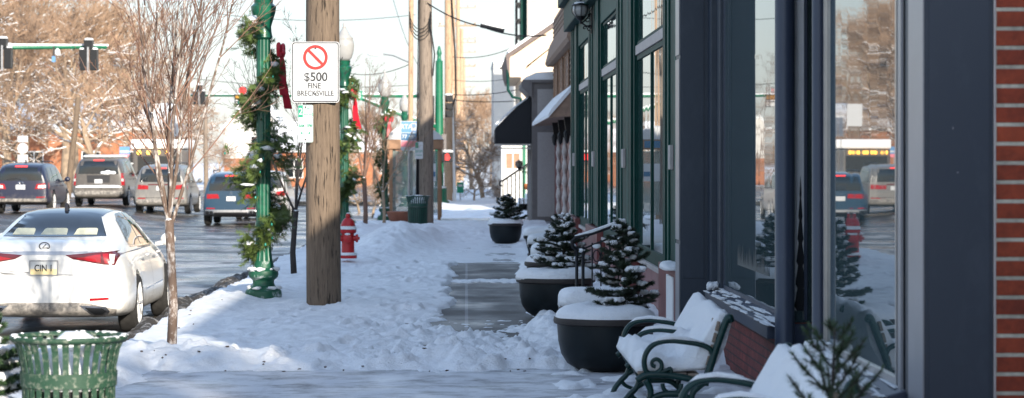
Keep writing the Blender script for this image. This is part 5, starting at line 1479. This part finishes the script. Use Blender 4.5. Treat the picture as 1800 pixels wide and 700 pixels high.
for i, (px_, d, s, pi, lab) in enumerate(places):
    loc = ((px_ - VX) / F * d, d, -.2); rzv = (i * 2.4) % 6.28
    if pi not in first:
        first[pi] = make_tree('bare_tree', lab, 'tree', loc, protos[pi], MT, BT, rzv, s)
    else:
        c = copy_tree(first[pi]); c.location = loc; c.rotation_euler = (0, 0, rzv); c.scale = (s, s, s); c['label'] = lab
# brush along the far side of the street
c = first[1]
SB = 'bare shrubs beyond the crossing'
for i, (px_, d, s, lab) in enumerate(((835, 116, .16, 'low bare shrub right of the small green sign'), (868, 113, .15, 'low snowy shrub left of the black railing'), (850, 130, .2, 'bare shrub behind the sunlit bushy tree'),
                                 (655, 92, .14, 'low brown shrub left of the third lamp post'), (632, 100, .16, 'brown shrub behind the second lamp post'), (700, 104, .16, 'brown shrub behind the shelter glass'), (400, 150, .16, 'brown shrub in front of the white gabled house'), (330, 140, .2, 'brown shrub above the silver van roof'))):
    t = copy_tree(first[(i) % 3]); t.location = ((px_ - VX) / F * d, d, -.4); t.scale = (s * 1.3, s * 1.3, s); t.rotation_euler = (0, 0, i * 1.7)
    t.name = 'bare_shrub'; t['label'] = lab; t['category'] = 'shrub'; t['group'] = SB
# unseen bare tree added behind the photographer to dapple the end wall
for i, (x, y, s) in enumerate(((5.2, 6.2, .34),)):
    t = copy_tree(first[2]); t.location = (7.7, -1.5, -.1); t.scale = (.62, .62, .62)
    t['label'] = 'unseen bare tree added behind the photographer to dapple the end wall'; t['group'] = 'unseen tree added for dappled shade'

# ------------------------------------------------------------------ far left buildings
def gable_house(name, label, cat, x, d, w, dep, hw, hr, wall, roof, wins=(), base=None, along=True, z=-.3):
    t = thing(name, label, cat, (x, d, z))
    m = MB()
    if along: m.prism([(0, 0), (w, 0), (w, hw), (w / 2, hr), (0, hw)], 'y', 0, dep)
    else: m.prism([(0, 0), (dep, 0), (dep, hw), (dep / 2, hr), (0, hw)], 'x', 0, w)
    m.build('wall', wall, t)
    m = MB(); e = .3; th = .16
    if along:
        k = (hr - hw) / (w / 2)
        for s in (0, 1):
            p = [(-e, hw - e * k + .02), (w / 2, hr + .02), (w / 2, hr + .02 + th), (-e, hw - e * k + .02 + th)]
            if s: p = [(w - a, b) for a, b in p]
            m.prism(p, 'y', -.35, dep + .35)
    else:
        k = (hr - hw) / (dep / 2)
        for s in (0, 1):
            p = [(-e, hw - e * k + .02), (dep / 2, hr + .02), (dep / 2, hr + .02 + th), (-e, hw - e * k + .02 + th)]
            if s: p = [(dep - a, b) for a, b in p]
            m.prism(p, 'x', -.35, w + .35)
    m.build('roof', roof, t)
    if base:
        m = MB(); m.box(-.06, w + .06, -.06, .0 - .003, 0, base[1]); m.build('brick_base', base[0], t)
    for (wx, wz, ww, wh_) in wins:
        m = MB(); m.box(wx, wx + ww, -.03, -.004, wz, wz + wh_); wo = m.build('window', 'car_glass', t)
        m = MB()
        m.box(wx - .06, wx, -.06, -.031, wz - .06, wz + wh_ + .06); m.box(wx + ww, wx + ww + .06, -.06, -.031, wz - .06, wz + wh_ + .06)
        m.box(wx, wx + ww, -.06, -.031, wz - .06, wz); m.box(wx, wx + ww, -.06, -.031, wz + wh_, wz + wh_ + .06)
        m.box(wx + ww / 2 - .03, wx + ww / 2 + .03, -.06, -.031, wz, wz + wh_); m.box(wx, wx + ww / 2 - .031, -.06, -.031, wz + wh_ / 2 - .03, wz + wh_ / 2 + .03); m.box(wx + ww / 2 + .031, wx + ww, -.06, -.031, wz + wh_ / 2 - .03, wz + wh_ / 2 + .03)
        m.build('frame', 'white_paint', wo)
    return t
gable_house('brick_building', 'long orange brick building behind the trees at far left', 'building', -40, 170, 18.5, 12, 4.4, 6.2, 'far_brick', 'clean_snow', [(9, 1.2, 1.2, 1.6), (13, 1.2, 1.2, 1.6), (16, 1.2, 1.2, 1.6), (4, 1.2, 1.2, 1.6)], along=False)
gable_house('brick_building', 'orange brick building glimpsed behind the white roofed truck', 'building', -20.3, 215, 6, 10, 3.6, 4.6, 'far_brick', 'clean_snow', [(1, 1, 1, 1.4), (3.5, 1, 1, 1.4)], along=False)
gable_house('white_house', 'white gabled house with two small four pane windows, sunlit', 'house', -20.0, 200, 4.8, 12, 5.0, 7.6, 'white_siding', 'clean_snow', [(2.2, 4.9, .95, 1.0), (2.2, 3.2, .95, 1.0)], ('far_brick', 2.4))
gable_house('shop_row', 'low shops with snow covered roof behind the nearest lamp post', 'building', -15.2, 190, 8.0, 9, 3.0, 5.2, 'far_brick', 'clean_snow', [(1.0, .9, 1.3, 1.4), (3.2, .9, 1.3, 1.4)], along=False)
gable_house('brick_building', 'low brown brick building behind the wooden sign pole', 'building', -14.5, 235, 9, 9, 3.4, 4.4, 'far_brick', 'clean_snow', [(2, 1, 1.2, 1.4), (5, 1, 1.2, 1.4)], along=False)
for (px0, py0, px1, py1, d, lab) in ((263, 183, 285, 222, 140, 'left white hanging panel among the twigs of the young tree'), (300, 203, 319, 240, 140, 'right white hanging panel among the twigs of the young tree')):
    a, b = W(px0, py1, d), W(px1, py0, d)
    t = thing('white_banner', lab, 'banner', (a.x, d, a.z))
    m = MB(); m.box(0, b.x - a.x, 0, .05, 0, b.z - a.z); m.build('panel', 'sign_white', t)
    m = MB(); m.tube([((b.x - a.x) / 2, .12, -a.z - .3), ((b.x - a.x) / 2, .12, b.z - a.z + .1)], .06, 6); m.build('post', 'pole_grey', t)
c = W(40, 262, 112)
t = thing('road_signs', 'pale backs of three road signs on one post behind the navy car', 'road sign', c)
q = 112 / F
m = MB(); m.tube([(0, .05, -2.4), (0, .05, .7)], .03, 6); m.build('post', 'steel', t)
m = MB(); m.box(-9 * q, 9 * q, 0, .02, 12 * q, 23 * q); m.build('sign_back', 'sign_grey', t)
m = MB(); m.lathe([(9.5 * q, 0), (9.5 * q, .02)], 20, (0, 0, 1 * q), 'y'); m.build('sign_back', 'sign_grey', t)
m = MB(); m.box(-9 * q, 9 * q, 0, .02, -23 * q, -10 * q); m.build('sign_back', 'sign_grey', t)
c = W(219, 268, 128); q = 128 / F
t = thing('shop_sign', 'blue and white sign with a red strip under the left trees', 'sign', c)
m = MB(); m.box(-9 * q, 9 * q, 0, .1, -3 * q, 10 * q); m.build('panel', 'sign_blue', t)
m = MB(); m.box(-8 * q, 8 * q, -.01, -.002, 0, 3 * q); m.build('print', 'sign_white', t)
m = MB(); m.box(-9 * q, 9 * q, 0, .1, -9 * q, -3.1 * q); m.build('red_strip', 'sign_pink', t)
m = MB(); m.tube([(-8 * q, .05, -2.4), (-8 * q, .05, -3 * q)], .06, 6); m.tube([(8 * q, .05, -2.4), (8 * q, .05, -3 * q)], .06, 6); m.build('post', 'steel', t)
utility_pole('slightly leaning brown pole in front of the left trees', W(118, 300, 116).x, 116, .16, .13, 5.2, 'pole_wood', .10, -.2, 31)
utility_pole('thin brown pole left of the blue car', W(362, 330, 128).x, 128, .13, .11, 4.5, 'pole_grey', 0, -.2, 33)

# ------------------------------------------------------------------ cars
def evaluated(o):
    dg = bpy.context.evaluated_depsgraph_get(); dg.update()
    me = bpy.data.meshes.new_from_object(o.evaluated_get(dg)); return me
def wheel(t, x, y, R, wd, side, mat='rim_metal'):
    w = bpy.data.objects.new('wheel', None); COL.objects.link(w); w.parent = t; w.location = (x, y, R); w.empty_display_size = .1
    m = MB(); m.lathe([(R * .72, -wd * .5), (R * .9, -wd * .5), (R * .985, -wd * .38), (R, -wd * .2), (R, wd * .2), (R * .985, wd * .38), (R * .9, wd * .5), (R * .72, wd * .5), (R * .72, -wd * .5)], 36, ax='x')
    m.build('tyre', 'tyre', w, angle=40)
    m = MB(); s = side
    m.lathe([(R * .74, -wd * .4 * s), (R * .76, wd * .5 * s), (R * .70, wd * .49 * s), (R * .68, wd * .4 * s), (R * .63, wd * .36 * s), (R * .61, wd * .15 * s), (R * .15, wd * .1 * s)], 32, ax='x')
    for k in range(10):
        a = 2 * PI * k / 10; c, q = math.cos(a), math.sin(a); b = .09
        vs = []
        for rr, xx in ((R * .1, wd * .47), (R * .72, wd * .5)):
            for e in (-1, 1):
                for dp in (0, -.03): vs.append(((xx + dp) * s, c * rr - q * b * e * rr * .9, q * rr + c * b * e * rr * .9))
        m.add(vs, [(0, 2, 6, 4), (1, 5, 7, 3), (0, 4, 5, 1), (2, 3, 7, 6), (4, 6, 7, 5), (0, 1, 3, 2)])
    m.lathe([(R * .16, wd * .1 * s), (R * .15, wd * .42 * s), (0, wd * .43 * s)], 16, ax='x')
    m.build('rim', mat, w, angle=40)

class Car:
    def __init__(s, name, label, loc, rz_, Wd, st, paint, wheels, R, group='vehicles on the street', wd=.22, lev=2):
        s.t = thing(name, label, 'car', loc, rz_, group)
        hw = Wd / 2
        vs, fs = [], []
        for (y, zb, w, zbelt, wb, zr, wr) in st:
            half = [(0, zb), (.62 * w, zb), (.93 * w, zb + .02), (w, zb + .12), (w * 1.0, zb * .4 + zbelt * .6), (wb, zbelt), (wr + (wb - wr) * .12, zr - min(.07, (zr - zbelt) * .35)), (wr * .82, zr), (0, zr + .012)]
            half = [(a * hw, b) for a, b in half]
            ring_ = half + [(-a, b) for a, b in reversed(half[1:-1])]
            vs += [(a, y, b) for a, b in ring_]
        n = 16
        for i in range(len(st) - 1):
            for k in range(n): fs.append((i * n + k, i * n + (k + 1) % n, (i + 1) * n + (k + 1) % n, (i + 1) * n + k))
        for base, rev in ((0, False), ((len(st) - 1) * n, True)):
            for k in range(1, 7):
                q = (base + k, base + k + 1, base + n - k - 1, base + n - k) if k < 7 else None
                fs.append(q if rev else tuple(reversed(q)))
            a = (base, base + 1, base + n - 1); b = (base + 7, base + 8, base + 9)
            fs.append(a if rev else tuple(reversed(a))); fs.append(b if rev else tuple(reversed(b)))
        fs = [tuple(reversed(f)) for f in fs]
        m = MB(); m.add(vs, fs)
        o = m.build('body', paint, None)
        md = o.modifiers.new('s', 'SUBSURF'); md.levels = lev; md.render_levels = lev
        cut = MB()
        for y in wheels:
            for sx in (-1, 1): cut.lathe([(R * 1.13, -.32), (R * 1.13, .32)], 28, (sx * (hw - .1), y, R * 1.02), 'x')
        me0 = evaluated(o); bpy.data.objects.remove(o)
        bm = bmesh.new(); bm.from_mesh(me0); bmesh.ops.recalc_face_normals(bm, faces=bm.faces); bm.to_mesh(me0); bm.free()
        s.bvh = None
        bm = bmesh.new(); bm.from_mesh(me0); s.bvh = BVHTree.FromBMesh(bm); bm.free()
        o = bpy.data.objects.new('body', me0); COL.objects.link(o)
        co = cut.build('cutter', 'tyre')
        bm = bmesh.new(); bm.from_mesh(co.data); bmesh.ops.recalc_face_normals(bm, faces=bm.faces); bm.to_mesh(co.data); bm.free()
        b = o.modifiers.new('b', 'BOOLEAN'); b.operation = 'DIFFERENCE'; b.object = co; b.solver = 'EXACT'
        me1 = evaluated(o); 
        if len(me1.polygons) > 50: o.modifiers.clear(); o.data = me1
        else: o.modifiers.clear()
        bpy.data.objects.remove(co)
        o.data.name = 'body'
        if not o.data.materials: o.data.materials.append(MATS[paint])
        for i in range(len(o.data.materials)): o.data.materials[i] = MATS[paint]
        o.data.polygons.foreach_set('use_smooth', [True] * len(o.data.polygons)); o.data.set_sharp_from_angle(angle=math.radians(40))
        o.parent = s.t; s.body = o
        for y in wheels:
            for sx in (-1, 1): wheel(s.t, sx * (hw - wd * .5 + .012), y, R, wd, sx)
    def patch(s, name, mat, poly, view='rear', off=.006, parent=None, cuts=5, th=0):
        bm = bmesh.new()
        mk = {'rear': lambda a, b: (a, -3, b), 'right': lambda a, b: (6, a, b), 'left': lambda a, b: (-6, a, b), 'top': lambda a, b: (a, b, 6)}[view]
        dr = Vector({'rear': (0, 1, 0), 'right': (-1, 0, 0), 'left': (1, 0, 0), 'top': (0, 0, -1)}[view])
        f = bm.faces.new([bm.verts.new(mk(*p)) for p in poly])
        bmesh.ops.triangulate(bm, faces=[f])
        bmesh.ops.subdivide_edges(bm, edges=bm.edges[:], cuts=cuts, use_grid_fill=True)
        for v in bm.verts:
            h = s.bvh.ray_cast(v.co, dr)
            if h[0] is not None: v.co = h[0] + (h[1] if h[1].dot(dr) < 0 else -h[1]) * off
            else:
                h = s.bvh.find_nearest(v.co + dr * 6); v.co = h[0] + h[1] * off
        bmesh.ops.recalc_face_normals(bm, faces=bm.faces)
        me = bpy.data.meshes.new(name); bm.to_mesh(me); bm.free()
        me.polygons.foreach_set('use_smooth', [True] * len(me.polygons))
        if len(me.polygons):
            av = sum((p.normal for p in me.polygons), Vector())
            if av.dot(dr) > 0: me.flip_normals()
        o = bpy.data.objects.new(name, me); COL.objects.link(o); me.materials.append(MATS[mat]); o.parent = parent or s.t
        return o
    def hit(s, x, z):
        h = s.bvh.ray_cast(Vector((x, -3, z)), Vector((0, 1, 0))); return h[0].y if h[0] else 0
    def plate(s, x, z, word, mat='plate_yellow', w=.305, h=.152):
        y = s.hit(x, z)
        m = MB(); m.box(x - w / 2, x + w / 2, y - .014, y - .004, z - h / 2, z + h / 2); p = m.build('number_plate', mat, s.t)
        if word: text(word, .105, (x, y - .017, z - .004), 'sign_black', p, sx=.8, bold=.0015)
        return p
    def mirrors(s, y, z, hw, mat):
        for e in (-1, 1):
            m = MB(); m.blob((e * (hw + .1), y, z), (.10, .075, .085), None, 10, 7); m.tube([(e * (hw - .06), y, z - .06), (e * (hw + .06), y, z - .04)], .03, 6)
            o = m.build('wing_mirror', mat, s.t, smooth=True)
def mx(poly): return [(-a, b) for a, b in poly]

# white sedan
Wd = 1.866; hw = Wd / 2
st = [(0.00, .34, .86, .86, .76, .92, .60), (.03, .28, .95, .93, .82, 1.02, .66), (.12, .24, 1.01, .965, .88, 1.09, .70), (.40, .21, 1.03, .98, .90, 1.115, .72), (.72, .20, 1.03, .985, .90, 1.13, .72), (1.25, .19, 1.0, .985, .89, 1.38, .60), (1.70, .19, .99, .98, .88, 1.435, .60), (2.4, .19, .99, .965, .88, 1.445, .62), (3.0, .19, .99, .955, .88, 1.38, .64), (3.65, .2, .99, .94, .88, 1.04, .74), (4.2, .2, .98, .88, .86, .96, .72), (4.7, .22, .93, .78, .80, .86, .66), (4.9, .26, .82, .70, .68, .76, .56), (4.97, .32, .66, .62, .55, .68, .46)]
cx = -4.79; d0 = 27.4
c = Car('sedan', 'white sedan with dark glass roof parked at the kerb, plate CIN 1', (cx, d0, rz(cx, d0 + 1)), 0, Wd, st, 'car_white', (1.07, 3.94), .345)
rw = c.patch('rear_window', 'car_glass', [(-.60, 1.135), (.60, 1.135), (.57, 1.18), (.44, 1.375), (.3, 1.395), (-.3, 1.395), (-.44, 1.375), (-.57, 1.18)], cuts=7)
c.patch('roof_glass', 'roof_glass', [(-.47, 1.33), (.47, 1.33), (.49, 1.75), (.5, 2.6), (.44, 2.9), (-.44, 2.9), (-.5, 2.6), (-.49, 1.75)], 'top', .004, cuts=7)
for e, w_ in ((-.36, .13), (0, .15), (.36, .13)):
    m = MB(); m.box(e - w_, e + w_, c.hit(e, 1.17) - .006 + .0, c.hit(e, 1.17) - .002, 1.155, 1.225); o = m.build('headrest', 'headrest_cream', c.t, bevel=.001); o.rotation_euler = (0, 0, 0)
    bpy.data.objects.remove(o)
    c.patch('headrest', 'headrest_cream', [(e - w_, 1.15), (e + w_, 1.15), (e + w_ * .9, 1.21), (e + w_ * .75, 1.222), (e - w_ * .75, 1.222), (e - w_ * .9, 1.21)], off=.009, parent=rw, cuts=2)
c.patch('light_bar', 'steel', [(-.66, .945), (.66, .945), (.66, .985), (-.66, .985)], off=.007)
for e in (1, -1):
    f = (lambda p: p) if e > 0 else mx
    lp = c.patch('tail_light', 'tail_dark_red', f([(.24, .945), (.33, .90), (.66, .84), (.80, .83), (.835, .96), (.835, .985), (.5, .965)]), off=.009, cuts=7)
    c.patch('light_lens', 'tail_red', f([(.36, .905), (.6, .865), (.645, .86), (.64, .95), (.58, .945)]), off=.013, parent=lp)
    c.patch('light_lens', 'tail_red', f([(.69, .85), (.735, .845), (.72, .955), (.66, .955)]), off=.013, parent=lp)
    c.patch('light_lens', 'lamp_clear', f([(.745, .85), (.785, .845), (.785, .945), (.73, .95)]), off=.013, parent=lp)
    c.patch('reflector', 'tail_red', f([(.52, .425), (.735, .44), (.735, .465), (.52, .455)]), off=.007)
    ex = c.patch('exhaust_surround', 'chrome', f([(.40, .375), (.70, .36), (.745, .315), (.70, .262), (.56, .262)]), off=.012)
    c.patch('exhaust_pipe', 'black_metal', f([(.455, .352), (.665, .342), (.70, .312), (.655, .282), (.57, .282)]), off=.018, parent=ex)
    sd = 'right' if e > 0 else 'left'
    wd_ = c.patch('side_window', 'car_glass', [(1.22, 1.06), (1.32, 1.02), (2.15, .995), (2.15, 1.385), (1.78, 1.375), (1.5, 1.30)], sd, .006, cuts=7)
    wd_ = c.patch('side_window', 'car_glass', [(2.22, .995), (3.25, .985), (3.1, 1.10), (2.75, 1.36), (2.22, 1.385)], sd, .006, cuts=7)
    c.patch('window_trim', 'chrome', [(1.18, 1.03), (1.28, .995), (3.3, .965), (3.3, .98), (1.3, 1.012), (1.22, 1.05)], sd, .007, cuts=7)
    for y in (1.62, 2.62):
        m = MB(); m.tube([(e * .945, y, .89), (e * .965, y + .04, .895), (e * .965, y + .16, .895), (e * .94, y + .2, .89)], .014, 6); m.build('door_handle', 'car_white', c.t, smooth=True)
    c.patch('door_seam', 'sign_black', [(1.55, .3), (1.556, .3), (1.40, .95), (1.394, .95)], sd, .003); c.patch('door_seam', 'sign_black', [(2.50, .28), (2.507, .28), (2.49, .95), (2.483, .95)], sd, .003)
    c.patch('side_moulding', 'chrome', [(1.8, .47), (3.4, .50), (3.4, .512), (1.8, .482)], sd, .006)
bl = c.patch('lower_bumper', 'bumper_dirt', [(-.80, .265), (.80, .265), (.82, .33), (.5, .40), (.36, .405), (-.36, .405), (-.5, .40), (-.82, .33)], off=.006, cuts=7)
c.patch('bumper_seam', 'sign_grey', [(-.9, .70), (-.6, .765), (-.6, .772), (-.9, .707)], off=.003); c.patch('bumper_seam', 'sign_grey', [(.9, .70), (.6, .765), (.6, .772), (.9, .707)], off=.003)
for e in (-1, 1): c.patch('trunk_seam', 'sign_grey', [(e * .60, 1.12), (e * .635, .985), (e * .643, .985), (e * .608, 1.12)], off=.003)
c.patch('trunk_seam', 'sign_grey', [(-.45, .715), (.45, .715), (.58, .78), (.585, .79), (.45, .722), (-.45, .722), (-.585, .79), (-.58, .78)], off=.004)
p = c.plate(0, .80, 'CIN 1', 'plate_white'); y = c.hit(0, .8)
m = MB(); m.box(-.15, .15, y - .0155, y - .0145, .726, .79); m.build('plate_print', 'plate_yellow', p)
m = MB(); frame_prism(m, rounded(.33, .178, .012, 5, 0, .8), rounded(.30, .148, .01, 5, 0, .8), y - .017, y - .008); m.build('plate_frame', 'steel', p)
y = c.hit(0, 1.035)
m = MB(); m.tube([(.058 * math.cos(a), y - .012 + .0, 1.045 + .042 * math.sin(a)) for a in [k * PI / 12 for k in range(25)]], .006, 6); m.tube([(.02, y - .014, 1.07), (-.022, y - .014, 1.025), (.04, y - .014, 1.027)], .006, 5); m.build('emblem', 'sign_black', c.t)
m = MB(); m.prism([(1.52, 1.42), (1.72, 1.445), (1.60, 1.505), (1.56, 1.51)], 'x', -.018, .018); m.build('roof_antenna', 'sign_black', c.t, bevel=.006)
c.mirrors(3.05, 1.03, hw, 'car_white')
m = MB(); m.blob((.6, 1.07, .14), (.5, .4, .1), random.Random(3)); 

def suv_st(L, H, tail=.0, top=.97):
    return [(0, .44, .86, .60 * H, .84, .80 * H, .70), (.05, .36, .95, .60 * H, .93, .88 * H, .74), (.22 + tail, .30, 1.0, .605 * H, .96, .955 * H, .76), (.7, .27, 1.0, .605 * H, .96, .985 * H, .78), (1.6, .26, 1.0, .60 * H, .96, H, .78), (L * .5, .26, 1.0, .595 * H, .96, .995 * H, .78), (L * .62, .26, 1.0, .59 * H, .95, .95 * H, .78), (L * .745, .28, 1.0, .57 * H, .94, .66 * H, .84), (L * .85, .28, .99, .54 * H, .92, .61 * H, .82), (L * .95, .3, .92, .48 * H, .84, .56 * H, .74), (L, .36, .76, .42 * H, .66, .5 * H, .6)]
def suv(label, x, d, Wd, L, H, paint, word, style, name='suv', snow=False):
    c = Car(name, label, (x, d, rz(x, d)), 0, Wd, suv_st(L, H, .08 if style in ('sport', 'blue') else 0), paint, (L * .205, L * .79), .37)
    hw = Wd / 2; T = c.t
    top = .90 * H
    c.patch('rear_window', 'car_glass', [(-.76 * hw, .645 * H), (.76 * hw, .645 * H), (.70 * hw, top), (-.70 * hw, top)], off=.008, cuts=7)
    bl = c.patch('brake_light', 'brake_lit', [(-.2, .905 * H), (.2, .905 * H), (.2, .925 * H), (-.2, .925 * H)], off=.014)
    for e in (1, -1):
        f = (lambda p: p) if e > 0 else mx
        if style == 'box': tp = [(.86 * hw, .42 * H), (.97 * hw, .42 * H), (.95 * hw, .66 * H), (.84 * hw, .66 * H)]
        elif style == 'van': tp = [(.45 * hw, .50 * H), (.97 * hw, .50 * H), (.95 * hw, .60 * H), (.45 * hw, .575 * H)]
        elif style == 'blue': tp = [(.40 * hw, .505 * H), (.94 * hw, .50 * H), (.95 * hw, .585 * H), (.44 * hw, .585 * H)]
        else: tp = [(.50 * hw, .48 * H), (.96 * hw, .49 * H), (.94 * hw, .60 * H), (.56 * hw, .58 * H)]
        tl = c.patch('tail_light', 'tail_red', f(tp), off=.010, cuts=3)
        if style == 'box': c.patch('light_lens', 'lamp_clear', f([(.87 * hw, .5 * H), (.93 * hw, .5 * H), (.92 * hw, .55 * H), (.86 * hw, .55 * H)]), off=.014, parent=tl)
        if style == 'sport': c.patch('light_lens', 'lamp_clear', f([(.60 * hw, .50 * H), (.88 * hw, .505 * H), (.87 * hw, .565 * H), (.62 * hw, .555 * H)]), off=.014, parent=tl)
        sd = 'right' if e > 0 else 'left'
        c.patch('side_window', 'car_glass', [(.35, .635 * H), (1.15, .63 * H), (1.15, .91 * H), (.5, .89 * H)], sd, .006, cuts=7)
        c.patch('side_window', 'car_glass', [(1.22, .63 * H), (L * .45, .625 * H), (L * .45, .915 * H), (1.22, .91 * H)], sd, .006, cuts=7)
        c.patch('side_window', 'car_glass', [(L * .465, .625 * H), (L * .66, .62 * H), (L * .6, .85 * H), (L * .465, .915 * H)], sd, .006, cuts=7)
        for y in (1.5, 2.55):
            m = MB(); m.tube([(e * (hw - .01), y, .54 * H), (e * (hw + .02), y + .05, .545 * H), (e * (hw + .02), y + .18, .545 * H), (e * (hw - .01), y + .22, .54 * H)], .016, 6); m.build('door_handle', paint, T, smooth=True)
        if style != 'box':
            c.patch('reflector', 'tail_red', f([(.55 * hw, .31 * H), (.85 * hw, .315 * H), (.85 * hw, .335 * H), (.55 * hw, .33 * H)]), off=.008)
    c.mirrors(L * .64, .66 * H, hw, paint if style != 'box' else 'sign_black')
    lb = c.patch('lower_bumper', 'steel' if style == 'blue' else 'bumper_dirt', [(-.88 * hw, .24 * H), (.88 * hw, .24 * H), (.9 * hw, .31 * H if style == 'box' else .295 * H), (-.9 * hw, .31 * H if style == 'box' else .295 * H)], off=.02)
    pz = .52 * H if style != 'blue' else .50 * H
    c.plate(0, pz if style != 'box' else .50 * H, word, 'sign_white')
    if style == 'blue':
        for e in (1, -1):
            f = (lambda p: p) if e > 0 else mx
            ex = c.patch('exhaust_surround', 'chrome', f([(.60 * hw, .225 * H), (.88 * hw, .225 * H), (.90 * hw, .285 * H), (.60 * hw, .285 * H)]), off=.03)
            for q in (.68, .80): c.patch('exhaust_pipe', 'black_metal', f([((q + .055 * math.cos(a)) * hw, (.255 + .022 * math.sin(a)) * H) for a in [k * PI / 4 for k in range(8)]]), off=.038, parent=ex)
        c.patch('diffuser', 'sign_black', [(-.56 * hw, .215 * H), (.56 * hw, .215 * H), (.56 * hw, .25 * H), (-.56 * hw, .25 * H)], off=.03)
        y = c.hit(0, .6 * H); m = MB(); m.tube([(.05 * math.cos(a), y - .012, .605 * H + .05 * math.sin(a)) for a in [k * PI / 10 for k in range(21)]], .005, 5)
        for a in (PI / 2, PI * 7 / 6, PI * 11 / 6): m.tube([(0, y - .012, .605 * H), (.05 * math.cos(a), y - .012, .605 * H + .05 * math.sin(a))], .004, 4)
        m.build('emblem', 'chrome', T)
    if style == 'sport':
        y = c.hit(0, .59 * H); m = MB(); m.tube([(.085 * math.cos(a), y - .012, .59 * H + .06 * math.sin(a)) for a in [k * PI / 10 for k in range(21)]], .008, 5); m.tube([(-.07, y - .014, .60 * H + .03), (-.03, y - .014, .6 * H + .0), (0, y - .014, .59 * H - .03), (.03, y - .014, .6 * H), (.07, y - .014, .6 * H + .03)], .007, 5); m.build('emblem', 'chrome', T)
        m = MB(); m.tube([(-.45, c.hit(-.3, .68 * H) - .02, .665 * H), (-.1, c.hit(-.1, .68 * H) - .02, .69 * H), (.02, c.hit(0, .67 * H) - .02, .66 * H)], .012, 5); m.build('wiper', 'sign_black', T)
        m = MB(); m.prism([(.9, .985 * H), (1.1, .99 * H), (.95, 1.06 * H)], 'x', -.02, .02); m.build('roof_antenna', 'sign_black', T)
    if style == 'box':
        c.patch('tailgate_trim', 'sign_black', [(-.42 * hw, .47 * H), (.42 * hw, .47 * H), (.44 * hw, .62 * H), (-.44 * hw, .62 * H)], off=.004); 
        m = MB(); m.pillow(0, .05, .37 * H, hw * .86, .12, .10, random.Random(6), 14, 5); m.build('bumper_snow', 'clean_snow', T, smooth=True)
        m = MB(); rng = random.Random(3); 
        for k in range(9): 
            xx = rng.uniform(.15, .6); m.blob((xx, c.hit(xx, .67 * H) - .02, .645 * H + rng.uniform(0, .1) * (1 - abs(xx - .4) * 2)), (.12, .04, .06), rng)
        m.build('window_snow', 'clean_snow', T, smooth=True)
    if style == 'van':
        c.patch('light_strip', 'tail_dark_red', [(-.46 * hw, .585 * H), (.46 * hw, .585 * H), (.46 * hw, .605 * H), (-.46 * hw, .605 * H)], off=.012)
        c.patch('bumper_seam', 'sign_black', [(-.8 * hw, .33 * H), (.8 * hw, .33 * H), (.8 * hw, .338 * H), (-.8 * hw, .338 * H)], off=.006)
    if snow:
        m = MB(); m.pillow(0, L * .33, .985 * H, hw * .76, L * .27, .085, random.Random(5), 20, 5, .1, .3); m.build('roof_snow', 'clean_snow', T, smooth=True)
    else:
        for e in (-1, 1):
            m = MB(); m.tube([(e * hw * .66, .5, .985 * H), (e * hw * .66, .6, 1.02 * H), (e * hw * .66, L * .5, 1.025 * H), (e * hw * .66, L * .55, .99 * H)], .018, 6); m.build('roof_rail', 'sign_black', T, smooth=True)
    return c
def at_px(px_, d): return (px_ - VX) / F * d
suv('dark navy crossover with raised roof fin at the left picture edge', at_px(36, 79), 79, 1.87, 4.7, 1.68, 'car_navy', '', 'sport')
suv('large grey brown suv with snow on roof and bumper, behind the navy one', at_px(173, 93), 93, 2.04, 5.3, 1.93, 'car_grey', '', 'box', snow=True)
suv('dirty silver minivan right of the snow roofed suv, partly behind young tree', at_px(282, 89), 89, 2.0, 5.1, 1.86, 'car_silver', '', 'van', name='minivan')
suv('blue suv with twin exhausts behind nearest lamp post garland', at_px(406, 80), 80, 1.93, 5.1, 1.80, 'car_blue', '', 'blue')
suv('pearl white suv ahead of the blue one, right of nearest lamp post', at_px(459, 88.5), 88.5, 2.0, 5.1, 1.80, 'car_pearl', '', 'plain')
suv('dark charcoal suv parked behind the white sedan, barely in frame at left', -5.27, 17.6, 1.95, 4.8, 1.72, 'car_charcoal', '', 'plain')

# work truck with amber lights beyond the minivan
xx = at_px(277, 122); t = thing('service_truck', 'white roofed truck with amber roof lights, half hidden behind the minivan', 'truck', (xx, 122, -.1), 0, None)
q = 122 / F
m = MB(); m.box(-1.25, 1.25, 0, 5, .6, 2.55); m.build('body', 'car_grey', t, bevel=.08)
m = MB(); m.box(-1.35, 1.35, -.1, 5.1, 2.57, 3.05); m.build('roof', 'white_paint', t, bevel=.1)
for k in (-.9, -.3, .3, .9):
    m = MB(); m.lathe([(.11, -.14), (.09, -.01)], 12, (k * .8 - .2, 0, 2.38), 'y'); m.build('amber_light', 'amber_lit', t)
m = MB(); m.box(-1.0, 1.0, -.02, -.005, 1.4, 2.2); m.build('rear_window', 'car_glass', t)
m = MB(); m.box(-1.2, 1.2, -.15, .0, .45, .6); m.build('bumper', 'sign_black', t)
for sx in (-1, 1):
    for y in (1, 4): wheel(t, sx * 1.08, y, .45, .26, sx)
